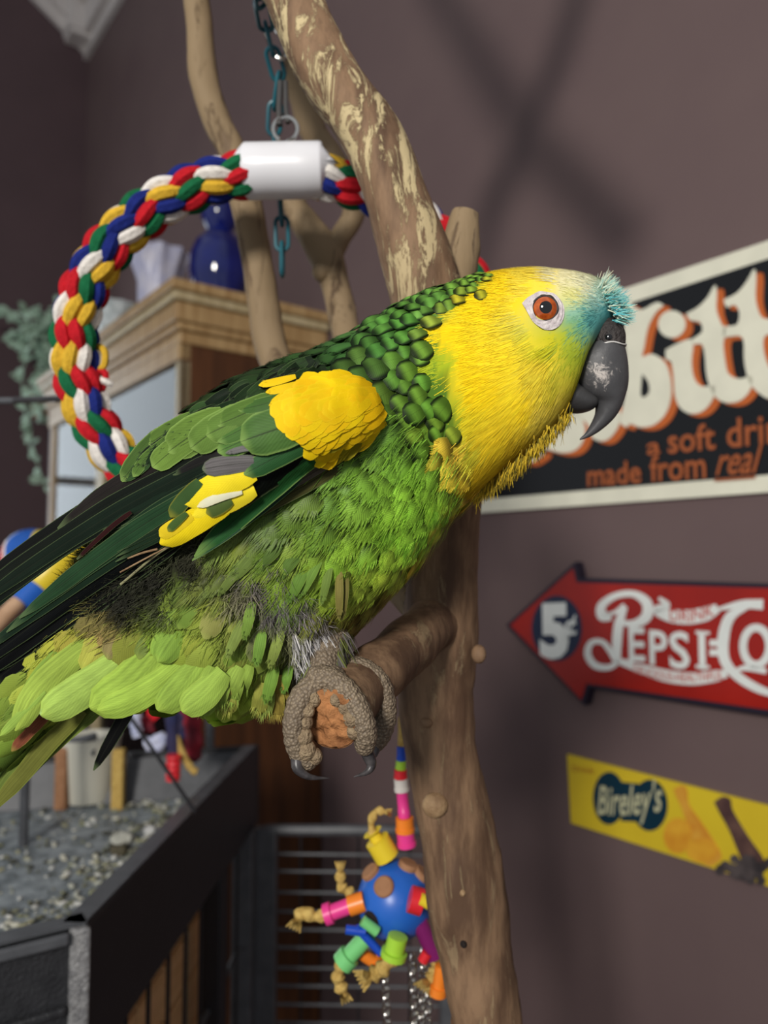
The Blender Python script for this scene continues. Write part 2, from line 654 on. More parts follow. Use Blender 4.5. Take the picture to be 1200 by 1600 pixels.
# the counter of the b
wpoly(bk, [cr(*p) for p in [(705, 590), (728, 620), (734, 660), (716, 682), (700, 672)]], .0094, .0004, smooth=20)
bo.build('lettering_shadow', M['ink_orange'], sg, smooth=False, fixn=True, label='orange drop shadow of the script')
bw.build('lettering', M['ink_cream'], sg, smooth=False, label='cream blackletter script')
bk.build('letter_counter', M['ink_black'], sg, smooth=False)
b = MB()
wtext(b, 'a', (1017, 712), (1038, 709), (1017, 694), .0080, bold=.013)
wtext(b, 'soft', (1050, 709), (1124, 702), (1050, 670), .0080, bold=.013)
wtext(b, 'drink', (1142, 700), (1262, 688), (1142, 656), .0080, bold=.013)
wtext(b, 'made', (924, 760), (1008, 754), (924, 727), .0080, bold=.013)
wtext(b, 'from', (1022, 753), (1109, 747), (1022, 713), .0080, bold=.013)
wtext(b, 'real', (1124, 743), (1200, 738), (1132, 698), .0080, bold=.008, shear=.45)
wtext(b, 'oranges', (1215, 736), (1290, 731), (1215, 690), .0080, bold=.013)
wpoly(b, [(1122, 749), (1186, 744), (1186, 748), (1122, 753)], .0080, .0004)
b.build('slogan', M['ink_rust'], sg, smooth=False, fixn=False)

# --- the red arrow sign
ar = thing('arrow_sign', 'red arrow-shaped tin cola sign pointing left with a 5 cent disc', 'sign', wall_pt(*wall_az(1000, 1000)), 'tin signs on the mauve wall')
AP = [(803, 976), (911, 878), (917, 903), (1340, 916), (1340, 1134), (932, 1072), (925, 1100)]
b = MB()
wpoly(b, AP, .016, .016)
b.build('panel', M['ink_edge'], ar, smooth=False)


def c4(X, Y):
    return (780 + X / 2.857, 840 + Y / 2.857)


b = MB()
wpoly(b, [(810, 976), (908, 888), (913, 910), (1332, 922), (1332, 1123), (929, 1066), (921, 1091)], .0168, .001)
b.build('field', M['ink_red'], ar, smooth=False)
b = MB()
wpoly(b, [c4(295 + 112 * math.cos(a), 402 + 145 * math.sin(a)) for a in np.linspace(0, 2 * PI, 33)[:-1]], .0174, .0008)
b.build('price_disc', M['ink_navy'], ar, smooth=False)
b = MB()
wtext(b, '5', c4(222, 518), c4(352, 522), c4(222, 292), .0182, bold=.05)
wtext(b, '¢', c4(332, 428), c4(386, 428), c4(332, 345), .0182, bold=.015)
b.build('price', M['ink_white'], ar, smooth=False, fixn=False, label='white 5 cent figure')
b = MB()
z = .0182
wstroke(b, [c4(*p) for p in [(540, 350), (500, 345), (498, 300), (560, 258), (640, 250), (698, 290), (696, 350), (640, 382), (570, 372)]], [12, 17, 13, 10, 10, 16, 17, 12, 5], z, .0006, 40)
wstroke(b, [c4(*p) for p in [(600, 300), (560, 330), (520, 340)]], [8, 6, 4], z, .0006, 12)
wstroke(b, [c4(*p) for p in [(600, 305), (575, 380), (565, 470), (570, 550)]], [9, 15, 15, 8], z + .0001, .0006, 20)
wstroke(b, [c4(*p) for p in [(575, 545), (530, 574), (468, 565), (435, 515), (452, 465), (500, 462), (535, 500), (570, 545), (640, 550)]], [8, 9, 11, 11, 9, 8, 9, 11, 5], z + .0002, .0006, 40)
wstroke(b, [c4(*p) for p in [(1215, 296), (1120, 296), (1010, 318)]], [16, 13, 4], z, .0006, 14)
wstroke(b, [c4(*p) for p in [(1150, 305), (1070, 350), (1040, 440), (1045, 540), (1100, 610), (1190, 665), (1290, 700)]], [6, 16, 18, 16, 14, 13, 8], z + .0001, .0006, 40)
wstroke(b, [c4(*p) for p in [(1090, 590), (1140, 575), (1230, 590)]], [4, 9, 9], z, .0006, 14)
ang = np.linspace(0, 2 * PI, 33)
wstroke(b, [c4(1185 + 58 * math.cos(a), 480 + 82 * math.sin(a)) for a in ang], 12, z, .0006, 48)
wtext(b, 'E', c4(620, 541), c4(692, 545), c4(624, 398), z, bold=.02)
wtext(b, 'P', c4(712, 556), c4(792, 565), c4(712, 408), z, bold=.02)
wtext(b, 'S', c4(800, 572), c4(892, 578), c4(800, 414), z, bold=.02)
wtext(b, 'I', c4(932, 577), c4(962, 580), c4(932, 412), z, bold=.02)
for yy in (420, 570):
    wpoly(b, [c4(916, yy - 8), c4(978, yy - 5), c4(978, yy + 9), c4(916, yy + 6)], z, .0006)
wtext(b, 'LA', c4(1260, 580), c4(1420, 592), c4(1260, 400), z, bold=.02)
for yy in (466, 508):
    wpoly(b, [c4(978, yy - 14), c4(1016, yy - 14), c4(1016, yy + 14), c4(978, yy + 14)], z, .0006)
wstroke(b, [c4(*p) for p in [(752, 268), (790, 300), (740, 320), (800, 345), (880, 352), (960, 338), (1014, 312)]], [5, 10, 12, 20, 22, 22, 14], z, .0006, 30)
wstroke(b, [c4(*p) for p in [(585, 556), (680, 582), (790, 612), (900, 624), (1000, 612), (1055, 600)]], [6, 15, 19, 19, 18, 12], z, .0006, 30)
b.build('lettering', M['ink_white'], ar, smooth=False, label='white swash lettering and ribbons')
b = MB()
wtext(b, 'DRINK', c4(803, 366), c4(1000, 342), c4(803, 316), z + .0006, bold=.01, bend=lambda t: -.004 * math.sin(PI * t))
b.build('ribbon_lettering', M['ink_pink'], ar, smooth=False, fixn=False, label='small red word on the upper ribbon')
b = MB()
wtext(b, 'DELICIOUS-HEALTHFUL', c4(640, 596), c4(1040, 625), c4(640, 562), z + .0006, bold=.01, bend=lambda t: -.006 * math.sin(PI * t))
b.build('ribbon_lettering', M['ink_pink'], ar, smooth=False, fixn=False, label='small red words on the lower ribbon')

# --- the yellow drink sign
ys = thing('yellow_sign', 'narrow yellow tin drink sign with fruit and bottles, lowest on the wall', 'sign', wall_pt(*wall_az(1050, 1280)), 'tin signs on the mauve wall')


def c5(X, Y):
    return (860 + X / 3.529, 1150 + Y / 3.529)


b = MB()
wpoly(b, [(889, 1178), (1330, 1290), (1330, 1424), (895, 1285)], .004, .004)
b.build('panel', M['ink_yellow'], ys, smooth=False)
b = MB()
wpoly(b, [c5(335 + 88 * math.cos(a), 340 + 146 * math.sin(a)) for a in np.linspace(0, 2 * PI, 29)[:-1]], .0046, .0008)
wpoly(b, [c5(560 + 98 * math.cos(a), 378 + 142 * math.sin(a)) for a in np.linspace(0, 2 * PI, 29)[:-1]], .0047, .0008)
wpoly(b, [c5(400, 250), c5(500, 260), c5(490, 470), c5(400, 465)], .0045, .0006)
b.build('name_badge', M['ink_teal'], ys, smooth=False)
b = MB()
wtext(b, 'Bireley\'s', c5(275, 425), c5(632, 405), c5(275, 262), .0054, bold=.012, shear=.25, bend=lambda t: -.003 * math.sin(PI * t))
b.build('lettering', M['ink_script'], ys, smooth=False, fixn=False, label='cream script on the dark badge')
b = MB()
wtext(b, 'Drink', c5(135, 188), c5(255, 205), c5(135, 158), .0052, bold=.0)
b.build('small_lettering', M['ink_rust'], ys, smooth=False, fixn=False)
b = MB()
wpoly(b, [c5(*p) for p in [(690, 290), (735, 268), (765, 290), (775, 370), (830, 450), (905, 560), (955, 650), (935, 690), (880, 710), (820, 650), (780, 520), (730, 380), (705, 330)]], .0048, .0006, smooth=40)
b.build('bottle_print', M['ink_bottle'], ys, smooth=False, label='orange bottle picture')
b = MB()
wpoly(b, [c5(715 + 78 * math.cos(a), 545 + 98 * math.sin(a)) for a in np.linspace(0, 2 * PI, 25)[:-1]], .0052, .0005)
wpoly(b, [c5(850 + 88 * math.cos(a), 625 + 66 * math.sin(a)) for a in np.linspace(0, 2 * PI, 25)[:-1]], .0054, .0005)
b.build('fruit_print', M['ink_fruit'], ys, smooth=False, label='two pale oranges picture')
b = MB()
wpoly(b, [c5(*p) for p in [(915, 360), (960, 330), (1005, 345), (1015, 400), (1060, 480), (1110, 560), (1190, 680), (1180, 760), (1110, 770), (1050, 640), (1000, 520), (945, 420)]], .0048, .0006, smooth=40)
wpoly(b, [c5(*p) for p in [(1260, 360), (1310, 380), (1390, 640), (1340, 800), (1280, 620)]], .0048, .0006, smooth=24)
b.build('bottle_print', M['ink_bottle2'], ys, smooth=False, label='dark purple bottle picture')
b = MB()
for i in range(46):
    t = random.random()
    x, y = 935 + 290 * t, 640 + 120 * random.random() + 45 * t
    if y < 740 - 0.9 * (x - 930):
        continue
    wpoly(b, [c5(x + 26 * math.cos(a), y + 26 * math.sin(a)) for a in np.linspace(0, 2 * PI, 10)[:-1]], .0054 + .00003 * i, .0005)
b.build('grape_print', M['ink_grape'], ys, smooth=False, label='dark grape bunch picture')

# ------------------------------------------------------------------ the wooden perch tree
def bark_mat(name, base, dark, pale, pale_amt, stretch=(1, 1, .22), green=None):
    m, nt, b = nodes_of(name)
    tc = NN(nt, 'ShaderNodeTexCoord')
    mp = NN(nt, 'ShaderNodeMapping')
    mp.inputs['Scale'].default_value = stretch
    mp.inputs['Rotation'].default_value = (0, math.radians(-18), 0)
    nt.links.new(tc.outputs['Object'], mp.inputs[0])

    def nz(sc, det, rgh=.6, dist=0.0):
        n = NN(nt, 'ShaderNodeTexNoise')
        n.inputs['Scale'].default_value = sc
        n.inputs['Detail'].default_value = det
        n.inputs['Roughness'].default_value = rgh
        n.inputs['Distortion'].default_value = dist
        nt.links.new(mp.outputs[0], n.inputs['Vector'])
        return n.outputs[0]

    def ramp(x, a, c):
        r = NN(nt, 'ShaderNodeMapRange')
        r.interpolation_type = 'SMOOTHSTEP'
        r.inputs[1].default_value, r.inputs[2].default_value = a, c
        nt.links.new(x, r.inputs[0])
        return r.outputs[0]
    n1, n2, n3 = nz(70, 6), nz(240, 4), nz(48, 8, .72, .6)
    col = mixc(nt, ramp(n1, .38, .66), base, dark)
    col = mixc(nt, mth(nt, 'MULTIPLY', ramp(n2, .45, .7), .4), col, dark)
    pm = ramp(n3, .60 - pale_amt, .66 - pale_amt)
    if pale_amt < 0.2:
        # peeled where the old stem is worn: the upper part only
        sp = NN(nt, 'ShaderNodeSeparateXYZ')
        nt.links.new(tc.outputs['Object'], sp.inputs[0])
        up = NN(nt, 'ShaderNodeMapRange')
        up.inputs[1].default_value, up.inputs[2].default_value = CZ + .05, CZ + .17
        nt.links.new(sp.outputs[2], up.inputs[0])
        n4 = nz(82, 9, .76, .9)
        pm = mth(nt, 'MULTIPLY', ramp(mth(nt, 'ADD', n4, mth(nt, 'MULTIPLY', up.outputs[0], .07)), .555, .61), mth(nt, 'ADD', mth(nt, 'MULTIPLY', up.outputs[0], .75), .2))
    col = mixc(nt, pm, col, pale)
    nt.links.new(col, b.inputs['Base Color'])
    b.inputs['Roughness'].default_value = .72
    b.inputs['Specular IOR Level'].default_value = .3
    h = mth(nt, 'ADD', mth(nt, 'MULTIPLY', n1, .7), mth(nt, 'ADD', mth(nt, 'MULTIPLY', n2, .35), mth(nt, 'MULTIPLY', pm, .5)))
    bp = NN(nt, 'ShaderNodeBump')
    bp.inputs['Strength'].default_value = .6
    bp.inputs['Distance'].default_value = .0016
    nt.links.new(h, bp.inputs['Height'])
    nt.links.new(bp.outputs[0], b.inputs['Normal'])
    return m


M['trunk'] = bark_mat('brown_bark', rgb(136, 108, 82), rgb(84, 62, 46), rgb(196, 178, 136), .03)
M['branch'] = bark_mat('grey_brown_bark', rgb(118, 98, 76), rgb(84, 66, 48), rgb(138, 118, 90), .21)
M['cutwood'] = mat('rough_end_grain', rgb(176, 122, 78), rgb(112, 72, 44), 160, 0.8, bump=1.0, bscale=260, spec=.2)
M['knot'] = mat('pale_knot', rgb(168, 140, 104), rgb(120, 92, 64), 120, 0.7, bump=.5, bscale=300)
M['hole'] = mat('dark_hole', rgb(26, 18, 14), None, rough=.9)


def limb(b, px_path, n=60, seg=20, amp=.06, fr=38, extra=None):
    """px_path rows: (x, y, depth, radius in px) ; extra: world points + radius before the first row"""
    c = catmull(px_path, n)
    pts = [P(r[0], r[1], r[2]) for r in c]
    rad = [r[3] / FPX * r[2] for r in c]
    if extra:
        e = catmull(extra + [tuple(pts[0]) + (rad[0],)], 24)[:-1]
        pts = [Vector(r[:3]) for r in e] + pts
        rad = [float(r[3]) for r in e] + rad

    def bump(i, a, p):
        q = p * fr + Vector((math.cos(a), math.sin(a), 0)) * .8
        return 1 + amp * noise.noise(q) + amp * .6 * noise.noise(q * 3.1) + amp * .5 * math.sin(3 * a + 1)
    b.tube(pts, rad, seg, bump=bump)
    return pts, rad


foot = P(760, 1600, .36)
tr = thing('perch_tree', 'brown peeling-bark perch tree with forked limbs, behind and under the parrot', 'perch', (foot.x, foot.y, 0))
b = MB()
top_extra = [(.078, .633, 1.996, .021), (.0, .585, 1.93, .019), (-.075, .49, 1.81, .017), (-.085, .41, 1.71, .0148)]
trunk_px = [(450, -20, .37, 42), (508, 110, .36, 46), (585, 225, .355, 47), (627, 337, .352, 51), (662, 450, .352, 57), (690, 600, .356, 60), (698, 750, .36, 57), (690, 880, .362, 55), (684, 1000, .364, 61), (680, 1090, .364, 60), (692, 1200, .364, 56), (710, 1290, .364, 60), (728, 1400, .364, 62), (742, 1490, .364, 58), (762, 1610, .364, 54)]
limb(b, trunk_px, 150, 28, .07, 34, top_extra)
low = [(foot.x, foot.y + .004, foot.z, .0165), (foot.x + .01, foot.y, .9, .018), (foot.x, foot.y, .4, .02), (foot.x, foot.y, .02, .022)]
c = catmull(low, 20)
b.tube([Vector(r[:3]) for r in c], [float(r[3]) for r in c], 18)
b.build('trunk', M['trunk'], tr)
b = MB()
limb(b, [(726, 335, .372, 22), (720, 380, .37, 29), (708, 440, .367, 32), (695, 540, .362, 34)], 30, 16, .1, 60)
b.build('stub', M['branch'], tr, label='short broken light brown stub')
b = MB()
limb(b, [(300, -40, .50, 22), (312, 40, .50, 20), (318, 120, .50, 22), (338, 190, .50, 22), (362, 240, .50, 23), (384, 320, .50, 25), (400, 400, .50, 24), (412, 480, .50, 25), (432, 570, .495, 27), (500, 720, .46, 30), (590, 860, .41, 34), (672, 960, .372, 36)], 110, 16, .08, 40)
b.build('branch', M['branch'], tr)
b = MB()
limb(b, [(458, 90, .53, 22), (474, 150, .53, 24), (488, 205, .53, 22), (520, 250, .53, 20), (545, 300, .53, 20), (552, 335, .53, 18), (532, 370, .53, 17), (518, 398, .53, 17)], 60, 14, .08, 40)
b.build('branch', M['branch'], tr)
b = MB()
limb(b, [(430, 240, .53, 16), (452, 310, .53, 19), (482, 358, .53, 24), (508, 398, .53, 27), (524, 450, .53, 23), (540, 520, .52, 22), (575, 640, .47, 24), (630, 780, .42, 26), (684, 900, .372, 28)], 80, 14, .1, 40)
b.ball(P(503, 425, .525), .007, 10, 8)
b.build('branch', M['branch'], tr)
# limbs above the picture that throw their shadow on the wall
b = MB()
for pts in ([(.163, .524, 1.81, .021), (.122, .577, 1.90, .022), (.078, .633, 1.996, .022), (.004, .731, 2.205, .019), (-.043, .80, 2.35, .016)], [(.025, .702, 1.94, .013), (.043, .68, 1.965, .015), (.072, .64, 2.01, .018), (.113, .587, 2.10, .018), (.147, .54, 2.25, .015)],):
    c = catmull(pts, 30)
    b = MB()
    b.tube([Vector(r[:3]) for r in c], [float(r[3]) for r in c], 12)
    b.build('branch', M['branch'], tr)
# the perch the parrot grips, cut end towards the camera
PE = P(512, 1120, .2630)
PW = P(690, 962, .362)
b = MB()
ax = (PW - PE).normalized()
pp = [PE + ax * t for t in np.linspace(0, (PW - PE).length, 26)]
pr = [.0118 * (1 + .04 * math.sin(i * .9)) for i in range(26)]


def pbump(i, a, p):
    q = p * 70 + Vector((math.cos(a), math.sin(a), 0))
    return 1 + .08 * noise.noise(q)


b.tube(pp, pr, 22, cap=False, bump=pbump)
b.build('perch', M['trunk'], tr)
b = MB()
sx = ax.cross(ZV).normalized()
sz = sx.cross(ax).normalized()
vs, fs = [], []
for j in range(9):
    for i in range(28):
        a = 2 * PI * i / 28
        r = .0121 * j / 8
        q = PE + sx * r * math.cos(a) + sz * r * math.sin(a)
        dz = .0022 * noise.noise(q * 260) + .0012 * noise.noise(q * 600) - .0012 * (1 - j / 8)
        vs.append(q + ax * (dz if j < 8 else .0006))
for j in range(8):
    for i in range(28):
        k = (i + 1) % 28
        fs.append((j * 28 + i, j * 28 + k, (j + 1) * 28 + k, (j + 1) * 28 + i))
b.add(vs, fs)
b.build('cut_end', M['cutwood'], tr, label='chewed orange-brown cut end')
trunk_d = .364


def knot(px, py, rx, ry, up, m, lab):
    b = MB()
    d = trunk_d - .0165
    b.ball(P(px, py, d), 1, 14, 8, (rx / FPX * d, .004, ry / FPX * d))
    b.build('knot', m, tr, label=lab)


knot(680, 1258, 21, 20, 0, M['knot'], 'pale oval knot')
knot(667, 1128, 10, 9, 0, M['trunk'], 'small round knot')
knot(748, 1022, 12, 15, 0, M['trunk'], 'small nub at the edge')
for (px, py) in ((724, 1472), (722, 1392)):
    knot(px, py, 6, 7, 0, M['hole'] if py > 1400 else M['knot'], 'small dark hole' if py > 1400 else 'small pale scar')

# ------------------------------------------------------------------ rope ring swing
RC = (447, 548, .45)
RA, RB = 318 / FPX * .45, 278 / FPX * .45
rc = P(*RC)
M['pvc'] = mat('white_plastic_tube', rgb(222, 222, 226), None, rough=.32)
RCOLS = {'yellow': rgb(222, 178, 58), 'green': rgb(30, 104, 66), 'red': rgb(196, 34, 44), 'white': rgb(232, 226, 218), 'navy': rgb(34, 46, 120)}
for k, v in RCOLS.items():
    M['rope_' + k] = mat(k + '_cotton', v, tuple(x * .8 for x in v[:3]) + (1,), 300, .9, bump=.5, bscale=700, spec=.1)
ring = thing('rope_ring', 'hanging ring perch of twisted multicoloured cotton rope with a white tube', 'bird swing', rc - Vector((0, 0, RB)))


def ring_pt(th):
    tilt = .0
    return rc + VR * RA * math.cos(th) + VU * RB * math.sin(th) + VF * (.012 * math.cos(th))


NP_ = 640
bl = .70
for s_ in range(16):
    hand, idx = (1 if s_ < 8 else -1), s_ % 8
    pts, rad = [], []
    for i in range(NP_):
        f = i / (NP_ - 1)
        th = PI / 2 - .17 + (2 * PI - .02) * f
        c0 = ring_pt(th)
        t = (ring_pt(th + .01) - ring_pt(th - .01)).normalized()
        n1 = (c0 - rc - t * (c0 - rc).dot(t)).normalized()
        n2 = t.cross(n1)
        q = f * bl * 27.0
        wv = hand * math.cos(8 * q)
        ph = 2 * PI * idx / 8 + hand * q
        r = .0084 + .0014 * wv
        pts.append(c0 + n1 * r * math.cos(ph) + n2 * r * math.sin(ph))
        rad.append(.0033 + .0009 * wv)
    b = MB()
    b.tube(pts, rad, 7)
    cn = ['yellow', 'white', 'navy', 'yellow', 'white', 'navy', 'white', 'yellow'][idx] if hand > 0 else ['green', 'red', 'navy', 'green', 'red', 'red', 'green', 'red'][idx]
    b.build('rope_strand', M['rope_' + cn], ring, label=cn + ' cotton strand')
b = MB()
ta, tb = P(382, 268, .45), P(505, 266, .45)
tdir = (tb - ta).normalized()
pts = [ta + tdir * x for x in (0, 0, .0008, .0016)] + [ta + (tb - ta) * f for f in (.3, .5, .7)] + [tb - tdir * x for x in (.0016, .0008, 0, 0)]
R_ = 42 / FPX * .45
b.tube(pts, [R_ - .003, R_ - .001, R_ - .0003, R_, R_, R_, R_, R_, R_ - .0003, R_ - .001, R_ - .003], 36, cap=False)
b.build('tube', M['pvc'], ring, label='white plastic tube')
M['steel'] = mat('bright_steel', rgb(210, 208, 202), None, rough=.18, metal=1)
b = MB()
ey = P(446, 202, .45)
r_ = 19 / FPX * .45
pts = [P(446, 240, .45), P(446, 224, .45)] + [ey + VR * r_ * math.sin(a) - VU * r_ * math.cos(a) for a in np.linspace(.25, 2 * PI - .5, 26)]
b.tube(pts, .0013, 8)
b.build('eye_bolt', M['steel'], ring, label='bright steel screw eye')
# frayed loose ends low on the ring
for (pts, c) in (([(150, 540, .445), (163, 548, .44), (163, 570, .438), (152, 580, .44)], 'yellow'), ([(140, 588, .44), (162, 595, .437), (176, 602, .438)], 'white'), ([(150, 578, .44), (165, 585, .438), (160, 612, .44)], 'red')):
    b = MB()
    c_ = catmull(pts, 14)
    b.tube([P(*r) for r in c_], [.0020] * 10 + [.0019, .0018, .0016, .001], 7)
    b.build('loose_end', M['rope_' + c], ring, label='loose ' + c + ' rope end')

# ------------------------------------------------------------------ teal plastic chain with quick links
M['teal'] = mat('teal_plastic', rgb(26, 92, 104), rgb(20, 78, 92), 60, .4)


def chain_link(b, c, L, Wd, r, ax, side):
    """one stadium-shaped link centred at c, long axis ax"""
    ax, side = ax.normalized(), side.normalized()
    pts = []
    h = L / 2 - Wd / 2
    for a in np.linspace(0, PI, 9):
        pts.append(c + ax * (h + Wd / 2 * math.sin(a)) + side * (Wd / 2 * math.cos(a)))
    for a in np.linspace(PI, 2 * PI, 9):
        pts.append(c + ax * (-h + Wd / 2 * math.sin(a)) + side * (Wd / 2 * math.cos(a)))
    b.tube(pts, r, 7, closed=True)


hang = P(404, -30, .44)
ch = thing('plastic_chain', 'teal plastic chain hanging from the limb behind the white tube', 'chain', P(441, 440, .47))
path = [(404, -40, .40), (409, 4, .42), (416, 42, .44), (425, 80, .452), (436, 120, .46), (430, 165, .466), (428, 205, .47), (432, 250, .472), (437, 300, .474), (440, 345, .475), (441, 385, .475), (441, 425, .475)]
for i in range(len(path) - 1):
    a, c_ = P(*path[i]), P(*path[i + 1])
    d = c_ - a
    b = MB()
    side = (VR if i % 2 else VF)
    side = side - d.normalized() * side.dot(d.normalized())
    chain_link(b, (a + c_) / 2, d.length * 1.32, .0078, .0013, d, side)
    b.build('chain_link', M['teal'], ch)
b = MB()
b.tube([P(438, 128, .455), P(436, 170, .452), P(437, 196, .45)], .0018, 8)
b.tube([P(446, 128, .455), P(447, 170, .452), P(450, 192, .45)], .0016, 8)
b.build('quick_link', mat('dull_steel', rgb(120, 116, 112), None, rough=.35, metal=1), ch, label='dull steel quick link')
b = MB()
chain_link(b, P(432, 68, .452), .019, .008, .0014, P(440, 90, .452) - P(424, 44, .452), VR)
b.build('quick_link', M['steel'], ch, label='bright steel quick link')

# ------------------------------------------------------------------ display cabinet against the right wall
M['oak'] = mat('honey_oak', rgb(178, 148, 104), rgb(152, 120, 78), 14, .42, stretch=(6, 6, .6), bump=.15, bscale=60)
M['oak_pale'] = mat('pale_worn_oak', rgb(188, 172, 136), rgb(168, 150, 112), 14, .4, stretch=(6, 6, .6))
M['oak_side'] = mat('brown_oak_shaded', rgb(88, 52, 26), rgb(66, 38, 18), 10, .5, stretch=(8, 8, .5), bump=.12, bscale=50)  # brown oak, darkened to put the side's shade into its colour
def pane_mat():
    m, nt, b = nodes_of('cabinet_glass')
    out = nt.nodes['Material Output']
    tr_, gl, mx, fr = NN(nt, 'ShaderNodeBsdfTransparent'), NN(nt, 'ShaderNodeBsdfGlossy'), NN(nt, 'ShaderNodeMixShader'), NN(nt, 'ShaderNodeFresnel')
    tr_.inputs[0].default_value = (.93, .95, .95, 1)
    gl.inputs['Roughness'].default_value = .03
    nt.links.new(fr.outputs[0], mx.inputs[0])
    nt.links.new(tr_.outputs[0], mx.inputs[1])
    nt.links.new(gl.outputs[0], mx.inputs[2])
    nt.links.new(mx.outputs[0], out.inputs[0])
    return m


M['glass'] = pane_mat()
M['cab_in'] = mat('cabinet_inside', rgb(128, 128, 118), rgb(112, 112, 104), 9, .7)
CD = .30                                        # depth of the cabinet
q = hit_plane(283, 520, NW, W0 - CD)
f0 = Vector((q.x, q.y, 0))                      # near front corner of the carcass
q = hit_plane(80, 600, NW, W0 - CD)
CL = (Vector((q.x, q.y, 0)) - f0).dot(U)        # length of the front
ctop = hit_plane(268, 440, NW, W0 - CD - .02).z
cbn = thing('display_cabinet', 'oak display cabinet with crown moulding and glass doors against the mauve wall', 'cabinet', f0 + U * CL / 2 + NW * CD / 2)


def cab_box(b, l0, l1, d0, d1, z0, z1):
    c = f0 + U * (l0 + l1) / 2 + NW * (d0 + d1) / 2 + ZV * (z0 + z1) / 2
    b.box(c, (abs(l1 - l0) / 2, abs(d1 - d0) / 2, (z1 - z0) / 2), (U, NW, ZV))


cz = ctop - .105
b = MB()
cab_box(b, 0, .018, 0, CD - .004, .0, cz)
b.build('side_panel', M['oak_side'], cbn, smooth=False, bevel=.002, label='brown side panel with shade put into its colour')
b = MB()
cab_box(b, CL - .018, CL, 0, CD - .004, .0, cz)
b.build('side_panel', M['oak_side'], cbn, smooth=False, bevel=.002)
b = MB()
cab_box(b, .018, CL - .018, CD - .014, CD - .004, .0, cz)
b.build('back_panel', M['cab_in'], cbn, smooth=False)
for i, (h0, h1, pr) in enumerate(((0, .022, .004), (.022, .036, .011), (.036, .070, .016), (.070, .086, .024), (.086, .105, .030))):
    b = MB()
    cab_box(b, -pr, CL + pr, -pr, CD - .004, cz + h0, cz + h1)
    b.build('crown_moulding', M['oak'] if i not in (3,) else M['oak_pale'], cbn, smooth=False, bevel=.004)
# face frame: rails and stiles, two glazed doors above, two panelled below
rail = hit_plane(264, 571, NW, W0 - CD).z
for (l0, l1, z0, z1, mm, nm) in ((0, CL, rail, cz, 'oak', 'top_rail'), (0, .022, 0, rail, 'oak_pale', 'stile'), (CL - .04, CL, 0, rail, 'oak', 'stile'), (CL * .48, CL * .48 + .05, 0, rail, 'oak_pale', 'stile'), (.022, CL - .04, .90, .96, 'oak', 'middle_rail'), (.022, CL - .04, .0, .08, 'oak', 'plinth')):
    b = MB()
    cab_box(b, l0, l1, -.004 if nm == 'top_rail' else 0, .020, z0, z1)
    b.build(nm, M[mm], cbn, smooth=False, bevel=.002)
b = MB()
cab_box(b, .022, CL - .04, .012, .02, .08, .9)
b.build('lower_panel', M['oak'], cbn, smooth=False)
for z in (1.16, 1.50, .96):
    b = MB()
    cab_box(b, .018, CL - .018, .03, CD - .014, z - .012, z)
    b.build('shelf', M['oak'], cbn, smooth=False)
for (l0, l1) in ((.022, CL * .48), (CL * .48 + .05, CL - .04)):
    b = MB()
    cab_box(b, l0, l1, .006, .009, .96, rail)
    b.build('glass_pane', M['glass'], cbn, smooth=False)

M['china'] = mat('pale_china', rgb(214, 220, 224), rgb(196, 204, 212), 12, .2)
M['china_blue'] = mat('pale_blue_glassware', rgb(150, 190, 222), rgb(190, 214, 232), 20, .15)


def cab_at(l, d, z):
    return f0 + U * l + NW * d + ZV * z


def plate_standing(l, z, r, label):
    b = MB()
    c = cab_at(l, .20, z + r)
    n = -NW
    for (r0, r1, o0, o1) in ((0, .55, 0, 0), (.55, .65, 0, .006), (.65, 1, .006, .012)):
        m_ = 28
        vs = []
        for (rr, oo) in ((r0, o0), (r1, o1), (r1, o1 - .003), (r0, o0 - .003)):
            for i in range(m_):
                a = 2 * PI * i / m_
                vs.append(c + (U * math.cos(a) + ZV * math.sin(a)) * r * max(rr, .001) + n * oo)
        fs = []
        for j in range(3):
            for i in range(m_):
                k = (i + 1) % m_
                fs.append((j * m_ + i, j * m_ + k, (j + 1) * m_ + k, (j + 1) * m_ + i))
        b.add(vs, fs)
    tag(b.build('plate', M['china'], None), label, 'plate', 'plates standing in the oak cabinet')


plate_standing(.17, 1.50, .055, 'pale plate standing in the right-hand door of the oak cabinet, nearest the stile')
plate_standing(.30, 1.50, .050, 'pale plate standing in the oak cabinet beside the middle stile')


def cup(name, l, d, z, r, h, m, label, cat):
    b = MB()
    c = cab_at(l, d, z)
    b.lathe(c, [(.001, .002), (r * .6, .002), (r * .66, .0), (r * .6, .004), (r * .92, h * .5), (r, h), (r * .93, h), (r * .84, h * .5), (r * .5, .008), (.001, .008)], 26)
    tag(b.build(name, m, None), label, cat, 'cups and glassware in the oak cabinet')


cup('cup', .085, .055, 1.50, .036, .11, M['china'], 'white cup behind the cabinet glass by the parrot\'s back', 'cup')
cup('goblet', .19, .07, 1.50, .034, .14, M['china_blue'], 'pale blue goblet in the right half of the cabinet', 'glass')
cup('glass_tumbler', .55, .07, 1.50, .036, .15, M['china_blue'], 'tall pale blue tumbler in the left half of the cabinet', 'glass')
cup('jug', .66, .08, 1.50, .035, .12, M['china'], 'white jug in the left half of the cabinet near its far post', 'jug')
cup('bowl', .40, .08, 1.16, .05, .05, M['china'], 'white bowl on the lower glazed shelf of the oak cabinet', 'bowl')

# things on the cabinet
M['cobalt'] = mat('cobalt_glass', rgb(14, 28, 110), rgb(10, 20, 84), 12, .06, coat=.6)
def on_top(px, back):
    q = hit_plane(px, 480, NW, W0 - CD + back)
    return Vector((q.x, q.y, ctop))


